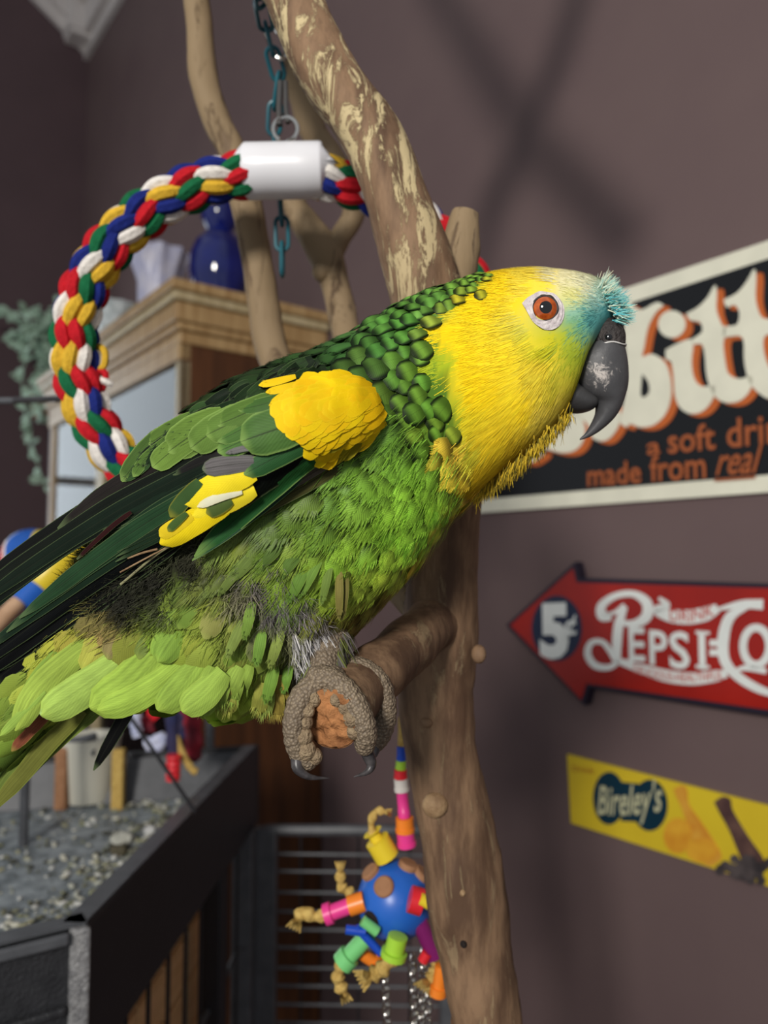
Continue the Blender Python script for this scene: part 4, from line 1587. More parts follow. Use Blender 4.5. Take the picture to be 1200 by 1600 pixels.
for r in rows:
    A, B = P(r[0], r[1], DB), P(r[2], r[3], DB)
    c_, hv = (A + B) / 2, (A - B) / 2
    ring_ = []
    for k in range(NSEG):
        a = 2 * PI * k / NSEG
        ca, sa = math.cos(a), math.sin(a)
        ring_.append(c_ + hv * ca - VF * (r[4] / 1000.0) * math.copysign(abs(sa) ** .92, sa))
    rings.append(ring_)
vs = [p for r in rings for p in r]
fs = []
for i in range(len(rows) - 1):
    for k in range(NSEG):
        l = (k + 1) % NSEG
        fs.append((i * NSEG + k, i * NSEG + l, (i + 1) * NSEG + l, (i + 1) * NSEG + k))
nose = (Vector(vs[0]) * 0 + sum((Vector(v) for v in rings[0]), Vector()) / NSEG) + VR * .002
vs.append(nose)
for k in range(NSEG):
    fs.append((len(vs) - 1, (k + 1) % NSEG, k))
tailp = sum((Vector(v) for v in rings[-1]), Vector()) / NSEG
vs.append(tailp)
o_ = (len(rows) - 1) * NSEG
for k in range(NSEG):
    fs.append((len(vs) - 1, o_ + k, o_ + (k + 1) % NSEG))
body_bvh = BVHTree.FromPolygons([tuple(v) for v in vs], fs)

# plumage colour by place on the bird: (x, y, colour, kind, length mm, width mm)
H, NA, BR, BA, BE, VE, DO = 'hair', 'nape', 'breast', 'back', 'belly', 'vent', 'down'
Y1, Y2, Y3 = (246, 212, 22), (250, 220, 40), (222, 182, 22)
CS = [
    (760, 470, Y1, H), (715, 520, Y1, H), (695, 520, (244, 208, 20), H), (740, 560, Y1, H), (800, 560, Y2, H), (830, 620, Y2, H), (780, 680, (244, 212, 40), H), (860, 560, (240, 216, 60), H), (862, 630, (236, 214, 80), H),
    (800, 440, (246, 214, 30), H), (850, 435, (242, 218, 70), H), (890, 436, (232, 224, 176), H), (925, 446, (224, 222, 186), H), (900, 462, (224, 220, 140), H), (945, 462, (170, 206, 190), H), (960, 480, (90, 180, 184), H),
    (905, 488, (150, 196, 170), H), (925, 500, (96, 170, 166), H), (905, 505, (120, 176, 130), H), (890, 530, (176, 192, 60), H), (895, 555, (170, 186, 50), H), (868, 540, (206, 200, 40), H), (858, 590, (232, 210, 60), H), (880, 580, (214, 204, 60), H),
    (855, 690, (196, 164, 40), H), (820, 700, (206, 172, 36), H), (880, 655, (214, 190, 60), H), (770, 730, (226, 192, 36), H), (735, 700, (214, 190, 36), H), (745, 760, (206, 176, 36), H), (712, 640, (190, 190, 40), H), (690, 570, (170, 186, 40), H), (735, 650, (226, 206, 36), H), (760, 600, Y1, H), (720, 600, (230, 206, 36), H),
    (720, 447, (80, 140, 50), NA, 7, 6), (756, 432, (90, 148, 50), NA, 6, 5), (690, 462, (74, 136, 56), NA, 8, 7), (678, 500, (80, 146, 66), NA, 8, 7), (660, 490, (70, 136, 52), NA, 9, 8), (665, 540, (78, 144, 52), NA, 9, 8), (640, 510, (64, 128, 50), NA, 9, 9), (620, 520, (60, 122, 52), NA, 10, 9), (640, 570, (72, 130, 44), NA, 10, 10),
    (672, 590, (76, 136, 44), NA, 9, 9), (690, 625, (82, 142, 42), NA, 9, 9), (655, 620, (78, 130, 40), NA, 10, 9), (705, 665, (92, 150, 44), NA, 9, 8), (735, 700, (120, 164, 44), NA, 8, 8), (690, 680, (86, 140, 40), NA, 10, 8), (620, 610, (66, 108, 36), NA, 12, 12), (600, 560, (56, 98, 40), NA, 13, 13),
    (560, 545, (50, 100, 46), BA, 12, 10), (540, 560, (44, 86, 38), BA, 12, 10), (575, 600, (52, 90, 36), BA, 14, 13), (500, 560, (40, 78, 34), BA, 14, 10), (450, 580, (30, 58, 28), BA, 15, 10), (400, 600, (34, 62, 28), BA, 15, 10), (320, 650, (52, 86, 34), BA, 16, 10), (250, 700, (54, 88, 34), BA, 16, 10),
    (620, 680, (70, 112, 34), BR, 13, 11), (650, 710, (84, 134, 36), BR, 12, 10), (690, 730, (98, 148, 38), BR, 12, 10), (650, 760, (94, 146, 34), BR, 12, 10), (700, 780, (98, 156, 38), BR, 12, 9), (610, 760, (84, 130, 32), BR, 13, 11), (560, 760, (72, 112, 32), BR, 14, 12), (600, 820, (92, 140, 34), BR, 13, 10), (650, 820, (96, 152, 36), BR, 12, 9), (560, 840, (92, 134, 34), BR, 14, 11),
    (510, 790, (66, 98, 30), BR, 14, 12), (500, 840, (84, 118, 32), BR, 15, 12), (640, 860, (106, 148, 36), BR, 12, 9), (600, 880, (106, 138, 38), BR, 13, 10), (560, 900, (100, 124, 36), BR, 14, 11), (690, 820, (110, 152, 40), BR, 11, 8), (730, 785, (124, 158, 40), BR, 11, 8), (745, 780, (196, 164, 44), BR, 10, 6), (725, 705, (206, 182, 40), BR, 11, 9), (705, 800, (150, 150, 40), BR, 11, 7), (655, 870, (150, 146, 44), BR, 10, 6),
    (590, 950, (92, 86, 34), BE, 14, 9), (540, 960, (78, 74, 32), BE, 14, 9), (560, 990, (80, 72, 30), BE, 12, 8), (620, 920, (98, 96, 34), BE, 12, 8), (510, 900, (98, 136, 36), BE, 15, 12), (480, 880, (96, 132, 38), BE, 15, 12), (530, 920, (112, 116, 42), BE, 14, 8),
    (450, 800, (64, 92, 30), BE, 16, 12), (430, 850, (82, 108, 34), BE, 15, 9), (390, 850, (88, 112, 36), BE, 15, 7), (350, 890, (84, 104, 40), BE, 14, 6), (460, 840, (86, 116, 34), BE, 15, 10),
    (420, 900, (112, 104, 104), DO), (440, 940, (104, 98, 100), DO), (400, 910, (116, 110, 104), DO), (470, 960, (106, 100, 100), DO), (490, 985, (118, 112, 112), DO), (505, 1010, (128, 122, 120), DO), (385, 930, (126, 122, 96), DO), (455, 1000, (132, 134, 92), DO), (480, 1030, (142, 140, 132), DO),
    (300, 890, (52, 52, 40), DO), (250, 910, (44, 44, 36), DO), (200, 940, (42, 42, 34), DO), (330, 870, (66, 66, 52), DO), (270, 950, (64, 66, 50), DO),  # dark down under the wing, the recess's shade put into the colour
    (290, 930, (118, 148, 48), VE, 14, 8), (280, 960, (136, 170, 44), VE, 18, 13), (330, 950, (146, 164, 52), VE, 16, 9), (265, 1000, (140, 180, 40), VE, 20, 15), (320, 1000, (150, 178, 52), VE, 18, 12), (370, 980, (140, 160, 60), VE, 16, 9), (400, 1000, (124, 158, 52), VE, 15, 9), (430, 1020, (140, 160, 60), VE, 15, 7), (350, 1040, (152, 176, 62), VE, 18, 11), (400, 1060, (146, 180, 46), VE, 18, 11), (385, 1105, (150, 190, 40), VE, 18, 12), (435, 1090, (170, 176, 44), VE, 15, 8), (440, 1120, (196, 170, 44), VE, 12, 8),
    (250, 1060, (164, 196, 42), VE, 22, 15), (300, 1080, (158, 192, 46), VE, 20, 13), (340, 1095, (156, 194, 44), VE, 18, 12), (200, 1060, (168, 200, 42), VE, 22, 15), (220, 1010, (146, 166, 52), VE, 20, 12), (175, 1000, (158, 144, 76), VE, 18, 12), (130, 1020, (180, 190, 46), VE, 20, 11), (120, 1070, (166, 196, 60), VE, 22, 12), (60, 1100, (124, 156, 46), VE, 24, 10), (20, 1150, (88, 116, 40), VE, 24, 10),
]
CXY = np.array([(c[0], c[1]) for c in CS], float)
CRGB = np.array([[lin(v) for v in c[2]] for c in CS])
for i_, c_ in enumerate(CS):
    if c_[3] in (BR, BE, BA, NA):
        CRGB[i_] *= {BR: (2.3, 1.95, 1.3), BE: (1.6, 1.35, 1.0), BA: (1.25, 1.0, .9), NA: (1.8, 1.35, 1.0)}[c_[3]]
    if c_[3] == VE:
        CRGB[i_] *= (.80, .74, .85)
    if c_[3] != H:
        CRGB[i_] += (CRGB[i_] @ np.array([.3, .6, .1]) - CRGB[i_]) * .06
FL = [(900, 450, -1, -.05), (850, 430, -1, 0), (780, 450, -1, .12), (720, 500, -1, .2), (700, 560, -.95, .35), (800, 560, -1, .3), (860, 540, -.8, .5), (870, 600, -.45, .9), (840, 660, -.45, .9), (850, 690, -.35, .95), (760, 640, -.85, .6), (770, 720, -.5, .85), (735, 760, -.45, .9), (740, 560, -.95, .3), (930, 470, -.9, .1), (890, 520, -.7, .6), (885, 570, -.4, .9),
      (720, 445, -.95, .25), (650, 500, -.9, .42), (690, 600, -.85, .5), (640, 600, -.8, .6), (720, 680, -.8, .55), (600, 560, -.9, .4),
      (650, 720, -.62, .78), (700, 780, -.42, .9), (600, 800, -.62, .78), (560, 880, -.5, .86), (620, 900, -.4, .9), (740, 790, -.3, .95), (640, 870, -.4, .9),
      (560, 540, -.9, .35), (450, 570, -.95, .35), (300, 650, -.85, .5), (230, 720, -.75, .65),
      (450, 850, -.55, .83), (390, 860, -.7, .7), (420, 940, -.2, 1), (490, 990, .15, 1), (390, 1080, -.15, 1), (435, 1110, .1, 1), (300, 950, -.7, .7), (320, 1060, -.55, .8), (250, 1050, -.75, .65), (180, 1040, -.85, .5), (100, 1080, -.8, .6), (20, 1150, -.75, .65), (540, 960, -.4, .9), (270, 980, -.65, .75)]
FXY = np.array([(f[0], f[1]) for f in FL], float)
FD = np.array([(f[2], f[3]) for f in FL], float)


def near_colour(x, y, pw=5.0):
    d2 = (CXY[:, 0] - x) ** 2 + (CXY[:, 1] - y) ** 2 + 9
    wt = d2 ** (-pw / 2)
    return (CRGB * wt[:, None]).sum(0) / wt.sum(), int(np.argmin(d2))


def flow_at(x, y):
    d2 = (FXY[:, 0] - x) ** 2 + (FXY[:, 1] - y) ** 2 + 60
    wt = d2 ** -1.5
    f = (FD * wt[:, None]).sum(0)
    f /= np.linalg.norm(f) + 1e-9
    return VR * float(f[0]) - VU * float(f[1])


b.add(vs, fs)
me = b.mesh('body')
at = me.color_attributes.new('Col', 'FLOAT_COLOR', 'POINT')
cols = []
for v in vs:
    x, y, d = proj(Vector(v))
    c_, k_ = near_colour(x, y)
    g_ = .95 if CS[k_][3] == H else .55
    cols.append((c_[0] * g_, c_[1] * g_, c_[2] * g_, 1))
at.data.foreach_set('color', np.array(cols, np.float32).ravel())
bm = bmesh.new()
bm.from_mesh(me)
bmesh.ops.recalc_face_normals(bm, faces=bm.faces)
bm.to_mesh(me)
bm.free()
me.polygons.foreach_set('use_smooth', [True] * len(me.polygons))
body = link('body', me, attr_mat('underplumage', .85, .1), par)


def surf(px, py):
    r = ray(px, py).normalized()
    h = body_bvh.ray_cast(CAM, r)
    if not h[0]:
        return None, None
    return h[0], (h[1] if h[1].dot(r) < 0 else -h[1])


# ---- feather templates: x across, y along, z away from the bird
def tpl_vane(prof, ny=7, nx=4, camber=.16, lift=.10, fringe=0, flen=.16, seed=0):
    rr = random.Random(seed)
    ys = np.linspace(0, 1, ny)
    V, F, UV = [], [], []
    for y in ys:
        wd = np.interp(y, prof[0], prof[1]) * .5
        for k in range(nx + 1):
            u = k / nx
            x = (u - .5) * 2 * wd
            V.append((x, y, lift * math.sin(PI * min(1, y * .95)) - camber * (2 * (u - .5)) ** 2 * .3 * wd * 2))
            UV.append((u, y))
    for j in range(ny - 1):
        for k in range(nx):
            a = j * (nx + 1) + k
            F.append((a, a + 1, a + nx + 2, a + nx + 1))
    for i in range(fringe):
        uu = 2 * (i + .5) / fringe - 1 + rr.uniform(-.03, .03)
        t = .55 + .36 * (1 - uu * uu) + rr.uniform(-.05, .03)
        wd = np.interp(t, prof[0], prof[1]) * .5
        x0 = uu * wd * .96
        L = flen * rr.uniform(.55, 1.15) * (.6 + .5 * (1 - uu * uu))
        dx = uu * .42 + rr.uniform(-.07, .07)
        z0 = .014 + lift * math.sin(PI * t * .95) - camber * uu ** 2 * .3 * wd * 2
        z1 = lift * math.sin(PI * min(1, t + L) * .95) * .8
        hw = .9 * wd / fringe + .006
        n0 = len(V)
        V += [(x0 - hw, t - .03, z0), (x0 + hw, t - .03, z0), (x0 + dx * L * .5 + hw * .7, t + L * .5, (z0 + z1) / 2 + .012), (x0 + dx * L * .5 - hw * .7, t + L * .5, (z0 + z1) / 2 + .012), (x0 + dx * L, t + L, z1 - .01)]
        q = .5 + uu * .3
        UV += [(q, t)] * 2 + [(q, .8)] * 2 + [(q, .82)]
        F += [(n0, n0 + 1, n0 + 2, n0 + 3), (n0 + 3, n0 + 2, n0 + 4)]
    return np.array(V), F, np.array(UV)


ROUND = ([0, .15, .4, .65, .85, .95, 1], [.35, .7, .96, 1, .78, .5, .18])
OVAL = ([0, .2, .5, .75, .92, 1], [.25, .6, .95, .95, .6, .15])
LONG = ([0, .2, .5, .8, .95, 1], [.4, .8, 1, .9, .5, .15])
TPL = {
    'nape': [tpl_vane(ROUND, 7, 4, .3, .14, 0, .08, s) for s in range(3)],
    'back': [tpl_vane(OVAL, 7, 4, .25, .10, 16, .10, s) for s in range(3)],
    'breast': [tpl_vane(OVAL, 6, 4, .3, .14, 22, .30, s) for s in range(4)],
    'belly': [tpl_vane(OVAL, 6, 4, .25, .10, 24, .42, s) for s in range(4)],
    'vent': [tpl_vane(OVAL, 8, 4, .22, .10, 0, .20, s) for s in range(4)],
}


def np_mesh(name, V, F, UV=None, C=None):
    me = bpy.data.meshes.new(name)
    me.vertices.add(len(V))
    me.vertices.foreach_set('co', np.asarray(V, np.float32).ravel())
    lt = np.array([len(f) for f in F], np.int32)
    li = np.concatenate([np.asarray(f, np.int32) for f in F]) if isinstance(F, list) else F.ravel()
    me.loops.add(len(li))
    me.loops.foreach_set('vertex_index', li)
    me.polygons.add(len(lt))
    me.polygons.foreach_set('loop_start', np.concatenate([[0], np.cumsum(lt)[:-1]]).astype(np.int32))
    me.polygons.foreach_set('loop_total', lt)
    me.polygons.foreach_set('use_smooth', np.ones(len(lt), bool))
    me.update(calc_edges=True)
    if UV is not None:
        l = me.uv_layers.new(name='UVMap')
        l.data.foreach_set('uv', np.asarray(UV, np.float32)[li].ravel())
    if C is not None:
        a = me.color_attributes.new('Col', 'FLOAT_COLOR', 'POINT')
        a.data.foreach_set('color', np.asarray(C, np.float32).ravel())
    return me


FM = {
    'nape': dict(root=.6, edge=rgb(8, 16, 7), e0=.58, e1=.92, es=.95, spec=.1, rachis=.15, barb=.10),  # nape: dusky rims, with the shadow between feathers painted in too
    'back': dict(edge=rgb(8, 14, 6), e0=.58, e1=.95, es=.85, spec=.1, rachis=.25, barb=.12),
    'breast': dict(root=.75, edge=rgb(130, 160, 60), e0=.75, e1=1.0, es=.3, rachis=.15, barb=.22),
    'belly': dict(root=.6, edge=rgb(140, 170, 70), e0=.75, e1=1.0, es=.25, rachis=.2, barb=.2),
    'vent': dict(edge=rgb(170, 190, 90), e0=.8, e1=1.0, es=.25, rachis=.08, barb=.06, spec=.1),
}
FMAT = {k: feather_mat(k + '_feather_obj', 'obj', **v) for k, v in FM.items()}
FMATA = {k: feather_mat(k + '_feather_col', 'attr', **v) for k, v in FM.items()}
TMESH = {}
for k, l in TPL.items():
    TMESH[k] = []
    for (V, F, UV) in l:
        me = np_mesh(k + '_feather', V, F, UV)
        me.materials.append(FMAT[k])
        TMESH[k].append(me)


def frame(p, n, d, L, W, tilt, roll=0.0):
    d = (d - n * d.dot(n))
    if d.length < 1e-5:
        d = VU.cross(n)
    d.normalize()
    y = (d * math.cos(tilt) + n * math.sin(tilt)).normalized()
    x = y.cross(n).normalized()
    if roll:
        x = (x * math.cos(roll) + n * math.sin(roll)).normalized()
    z = x.cross(y).normalized()
    return Matrix(((x[0] * W, y[0] * L, z[0] * L, p[0]), (x[1] * W, y[1] * L, z[1] * L, p[1]), (x[2] * W, y[2] * L, z[2] * L, p[2]), (0, 0, 0, 1)))


# ---- scatter over the body
tri = []
for f in fs[:(len(rows) - 1) * NSEG]:
    tri.append((f[0], f[1], f[2]))
    tri.append((f[0], f[2], f[3]))
VV = np.array([tuple(v) for v in vs])
TT = np.array(tri)
e1_, e2_ = VV[TT[:, 1]] - VV[TT[:, 0]], VV[TT[:, 2]] - VV[TT[:, 0]]
cr_ = np.cross(e1_, e2_)
area = np.linalg.norm(cr_, axis=1) / 2
cum = np.cumsum(area)
cumn = cum / cum[-1]
cen = np.array([tuple(sum((Vector(v) for v in rings[i]), Vector()) / NSEG) for i in range(len(rows))])


def sample(n):
    i = np.searchsorted(cumn, rng.random(n))
    a, c = rng.random(n), rng.random(n)
    m_ = a + c > 1
    a[m_], c[m_] = 1 - a[m_], 1 - c[m_]
    p = VV[TT[i, 0]] + e1_[i] * a[:, None] + e2_[i] * c[:, None]
    nn = cr_[i] / (np.linalg.norm(cr_[i], axis=1)[:, None] + 1e-12)
    row = TT[i, 0] // NSEG
    s = np.sign(((p - cen[row]) * nn).sum(1))
    return p, nn * s[:, None]


def inside(x, y, poly):
    c = False
    j = len(poly) - 1
    for i in range(len(poly)):
        xi, yi = poly[i]
        xj, yj = poly[j]
        if (yi > y) != (yj > y) and x < (xj - xi) * (y - yi) / (yj - yi) + xi:
            c = not c
        j = i
    return c


WINGP = [(592, 625), (560, 592), (520, 584), (460, 580), (400, 600), (330, 640), (250, 692), (180, 755), (100, 830), (0, 930), (60, 960), (160, 900), (250, 862), (320, 835), (400, 790), (480, 745), (545, 712), (585, 690)]
EYE = (851, 483)
SKIN = [(813, 474), (824, 464), (838, 456), (852, 455), (866, 459), (876, 467), (882, 480), (882, 496), (876, 510), (862, 518), (846, 516), (832, 505), (822, 490)]
SKIN = [(851 + (x - 851) * .94, 485 + (y - 485) * .94) for x, y in SKIN]
BEAKP = [(918, 522), (933, 508), (962, 506), (976, 523), (980, 600), (960, 660), (906, 690), (878, 646), (884, 590), (905, 560)]
cell = {}
indiv = {k: [] for k in TPL}
bulk = {k: [] for k in TPL}
downs = []
SPC = {'nape': .46, 'back': .5, 'breast': .42, 'belly': .42, 'vent': .40}
PS, NS = sample(26000)
for p_, n_ in zip(PS, NS):
    p, n = Vector(p_), Vector(n_)
    x, y, d = proj(p)
    jx, jy = x + random.gauss(0, 4), y + random.gauss(0, 4)
    c_, k = near_colour(jx, jy)
    kind = CS[k][3]
    facing = n.dot((CAM - p).normalized())
    if kind == H:
        continue
    if kind == DO:
        if facing > -.3:
            downs.append((p, n, x, y, c_))
        continue
    if facing > .2 and inside(x, y, WINGP):
        continue
    L, W = CS[k][4] / 1000, CS[k][5] / 1000
    sp = (L + W) * .5 * SPC[kind]
    gx = .006
    key = (int(p.x / gx), int(p.y / gx), int(p.z / gx))
    ok = True
    for dx in (-1, 0, 1):
        for dy in (-1, 0, 1):
            for dz in (-1, 0, 1):
                for (q, s2) in cell.get((key[0] + dx, key[1] + dy, key[2] + dz), ()):
                    if (q - p).length < min(sp, s2):
                        ok = False
                        break
    if not ok:
        continue
    cell.setdefault(key, []).append((p, sp))
    L *= random.uniform(.85, 1.2)
    W *= random.uniform(.85, 1.15)
    fl = flow_at(x, y)
    fl = fl + VU * random.gauss(0, .12) + VR * random.gauss(0, .12)
    tilt = random.uniform(.06, .20) if kind != 'vent' else random.uniform(.02, .12)
    if kind == 'nape':
        tilt = random.uniform(.10, .22)
    mw = frame(p - n * .0006, n, fl, L, W, tilt, random.gauss(0, .12))
    v_ = random.uniform(.80, 1.22)
    hs = random.uniform(.92, 1.10)
    col_ = (min(1, c_[0] * v_ * hs), min(1, c_[1] * v_), min(1, c_[2] * v_), 1)
    if facing > -.05 and -20 < x < 1200 and len(indiv[kind]) < 1200:
        indiv[kind].append((facing * L * W, mw, col_))
    else:
        bulk[kind].append((mw, col_))


def bulk_mesh(name, kind, lst, mat_, parent):
    if not lst:
        return
    Vs, Fs, Us, Cs, o = [], [], [], [], 0
    for i, (mw, c_) in enumerate(lst):
        V, F, UV = TPL[kind][i % len(TPL[kind])]
        m3 = np.array(mw)[:3, :]
        Vs.append(V @ m3[:, :3].T + m3[:, 3])
        Fs += [tuple(a + o for a in f) for f in F]
        Us.append(UV)
        Cs.append(np.tile(c_, (len(V), 1)))
        o += len(V)
    me = np_mesh(name, np.concatenate(Vs), Fs, np.concatenate(Us), np.concatenate(Cs))
    ob = link(name, me, mat_, parent)
    ob['kind'] = 'stuff'


for kind, l in indiv.items():
    l.sort(key=lambda a: -a[0])
    for (s_, mw, c_) in l[:295]:
        o = bpy.data.objects.new(kind + '_feather', random.choice(TMESH[kind]))
        COL.objects.link(o)
        o.parent = body
        o.matrix_basis = mw
        o.color = c_
    bulk[kind] += [(mw, c_) for (_, mw, c_) in l[295:]]
    bulk_mesh(kind + '_plumage', kind, bulk[kind], FMATA[kind], body)
print('FEATHERS', {k: (len(v), len(bulk[k])) for k, v in indiv.items()}, len(downs))


# ---- fine strands: facial plumage and grey down
def strands(name, items, mat_, seg=3):
    """items: (p, dir, normal, length, width, colour, curl)"""
    n = len(items)
    Pn = np.array([tuple(i[0]) for i in items])
    D = np.array([tuple(i[1]) for i in items])
    Nn = np.array([tuple(i[2]) for i in items])
    L = np.array([i[3] for i in items])
    Wd = np.array([i[4] for i in items])
    Cc = np.array([i[5] for i in items])
    Cu = np.array([i[6] for i in items])
    D /= np.linalg.norm(D, axis=1)[:, None] + 1e-12
    X = np.cross(D, Nn)
    X /= np.linalg.norm(X, axis=1)[:, None] + 1e-12
    rows_ = []
    for j in range(seg + 1):
        t = j / seg
        c = Pn + D * (L * t)[:, None] + Nn * (Cu * L * (t - 1.15 * t * t))[:, None]
        wd = Wd * (1 - .8 * t ** 1.5) * .5
        rows_.append(c - X * wd[:, None])
        rows_.append(c + X * wd[:, None])
    V = np.stack(rows_, 1).reshape(-1, 3)
    k = 2 * (seg + 1)
    base = (np.arange(n) * k)[:, None]
    F = np.concatenate([np.stack([base[:, 0] + 2 * j, base[:, 0] + 2 * j + 1, base[:, 0] + 2 * j + 3, base[:, 0] + 2 * j + 2], 1) for j in range(seg)])
    C = np.repeat(np.concatenate([Cc, np.ones((n, 1))], 1), k, axis=0)
    me = bpy.data.meshes.new(name)
    me.vertices.add(len(V))
    me.vertices.foreach_set('co', V.astype(np.float32).ravel())
    me.loops.add(F.size)
    me.loops.foreach_set('vertex_index', F.astype(np.int32).ravel())
    me.polygons.add(len(F))
    me.polygons.foreach_set('loop_start', (np.arange(len(F)) * 4).astype(np.int32))
    me.polygons.foreach_set('loop_total', np.full(len(F), 4, np.int32))
    me.polygons.foreach_set('use_smooth', np.ones(len(F), bool))
    me.update(calc_edges=True)
    a = me.color_attributes.new('Col', 'FLOAT_COLOR', 'POINT')
    a.data.foreach_set('color', C.astype(np.float32).ravel())
    ob = link(name, me, mat_, body)
    ob['kind'] = 'stuff'
    return ob


M['hair'] = attr_mat('fine_plumage', .75, .12)
items = []
PS, NS = sample(330000)
for p_, n_ in zip(PS, NS):
    p = Vector(p_)
    x, y, d = proj(p)
    if x < 655 or len(items) > 62000:
        continue
    n = Vector(n_)
    c_, k = near_colour(x + random.gauss(0, 5), y + random.gauss(0, 5))
    if CS[k][3] != H:
        continue
    facing = n.dot((CAM - p).normalized())
    if facing > 0 and (inside(x, y, SKIN)):
        continue
    fl = flow_at(x, y)
    L = random.uniform(.005, .0095)
    if x > 880:
        L *= .6
    if facing > 0 and x < 930 and ((x - 851) ** 2 + (y - 485) ** 2) < 50 ** 2 and x > 840:
        L *= .45
    v_ = random.uniform(.86, 1.12)
    fl = fl + VU * random.gauss(0, .10) + VR * random.gauss(0, .08)
    d_ = (fl - n * fl.dot(n)).normalized() + n * random.uniform(.015, .075)
    items.append((p - n * .0003, d_, n, L, random.uniform(.00026, .00055), tuple(np.clip(c_ * v_, 0, 1)), random.uniform(.0, .12)))
strands('facial_plumage', items, M['hair'])
# the tuft over the nostrils
items = []
for i in range(1300):
    t = random.random()
    q = P(938 + 28 * t + random.gauss(0, 3), 447 + 48 * t + random.gauss(0, 3), DB + random.uniform(-.010, .010) - .004)
    d_ = VR * (random.uniform(.2, .9) * (.35 + t)) + VU * random.uniform(-.5 * t, .5 - .2 * t) + VF * random.uniform(-.5, .5)
    cc = random.choice([(110, 186, 186), (84, 168, 176), (150, 206, 198), (206, 214, 190), (96, 160, 150)])
    if t < .3:
        cc = random.choice([(226, 224, 190), (200, 216, 196), (140, 196, 186)])
    items.append((q, d_, -VF, random.uniform(.0035, .0075), random.uniform(.00025, .0005), tuple(lin(v) for v in cc), random.uniform(-.3, .3)))
for i in range(60):
    q = P(922 + 48 * random.random(), 506 + 5 * random.random(), DB - .009 * random.random())
    items.append((q, VR * random.uniform(.1, .9) + VU * random.uniform(-.2, .6) - VF * .4, -VF, random.uniform(.002, .0045), .0003, (.012, .012, .012), .2))
strands('forehead_tuft', items, M['hair'])
# ruff of loose strands under the chin
items = []
for i in range(1500):
    t = random.random()
    x = 890 - 150 * t + random.gauss(0, 4)
    y = 640 + 128 * t - 14 * math.sin(PI * t) * -1 + random.gauss(0, 6)
    q = P(x, y, DB - random.uniform(-.012, .020) * math.sin(PI * min(1, .2 + t)))
    cc = random.choice([(186, 154, 40), (150, 126, 36), (206, 176, 50), (110, 100, 36)])
    items.append((q, VR * random.gauss(-.15, .25) - VU * 1 - VF * random.gauss(0, .25), -VF, random.uniform(.002, .0058), random.uniform(.0002, .00045), tuple(lin(v) for v in cc), random.uniform(-.2, .2)))
strands('chin_ruff', items, M['hair'])
# grey down: clusters of short barbs
items = []
random.shuffle(downs)
for (p, n, x, y, c_) in downs[:1100]:
    base = flow_at(x, y)
    for k in range(13):
        d_ = (base * .8 + Vector((random.gauss(0, .6), random.gauss(0, .6), random.gauss(0, .6))) + n * random.uniform(.1, .7))
        v_ = random.choice((.6, .8, 1.0, 1.25, 1.9 if x > 440 and y > 940 else 1.3))
        items.append((p - n * .0005, d_, n, random.uniform(.003, .0085), random.uniform(.00018, .0005), tuple(np.clip(c_ * v_, 0, 1)), random.uniform(-.3, .5)))
strands('grey_down', items, M['hair'])
items = []
PS, NS = sample(90000)
for p_, n_ in zip(PS, NS):
    p, n = Vector(p_), Vector(n_)
    if n.dot((CAM - p).normalized()) < -.35:
        continue
    x, y, d = proj(p)
    c_, k = near_colour(x + random.gauss(0, 7), y + random.gauss(0, 7))
    kd = CS[k][3]
    if kd not in (BR, BE, VE) or inside(x, y, WINGP) or random.random() > (.22 if kd == BR else .36):
        continue
    fl = flow_at(x, y) + VU * random.gauss(0, .16) + VR * random.gauss(0, .16)
    v_ = random.choice((.45, .7, .9, 1.05, 1.25))
    items.append((p + n * (random.uniform(.0010, .0036) if kd == BR else random.uniform(.0004, .0020)), fl - n * fl.dot(n) + n * random.uniform(.04, .22), n, random.uniform(.003, .0075), random.uniform(.00016, .00038), tuple(np.clip(c_ * v_, 0, 1)), random.uniform(-.05, .25)))
strands('loose_barbs', items[:18000], M['hair'])
# white-tipped wisps where the leg leaves the down
items = []
for i in range(170):
    x, y = random.uniform(455, 520), random.uniform(985, 1035)
    p, n = surf(x, y)
    if p is None:
        continue
    v_ = random.uniform(.5, 1)
    items.append((p + n * .002, VR * random.gauss(.15, .3) - VU + n * .5, n, random.uniform(.004, .009), random.uniform(.0004, .0008), (v_ * .62, v_ * .60, v_ * .58), .2))
strands('white_wisps', items, M['hair'])

# ---- eye
M['iris'] = mat('orange_iris', rgb(190, 92, 34), rgb(150, 62, 20), 420, .12, coat=1.0)
M['pupil'] = mat('black_pupil', rgb(4, 4, 5), None, rough=.04, coat=1.0)
M['lid'] = mat('dark_eyelid', rgb(44, 38, 38), rgb(70, 62, 60), 500, .5, bump=.4, bscale=900)
M['skin'] = mat('pale_eye_skin', rgb(214, 206, 204), rgb(186, 174, 176), 420, .65, bump=.35, bscale=1100, spec=.2)
ep, en = surf(*EYE)
en = (en * .55 + (CAM - ep).normalized() * .45).normalized()
ed = (ep - CAM).dot(VF)
er = 22.5 / FPX * ed
ec = ep - en * er * .62
ex = VU.cross(en).normalized()
ez = en.cross(ex).normalized()
b = MB()
b.ball(ec, er * 1.12, 32, 20, ax=(ex, ez, en))
eye = b.build('eye', M['lid'], par, label='orange-ringed eye')


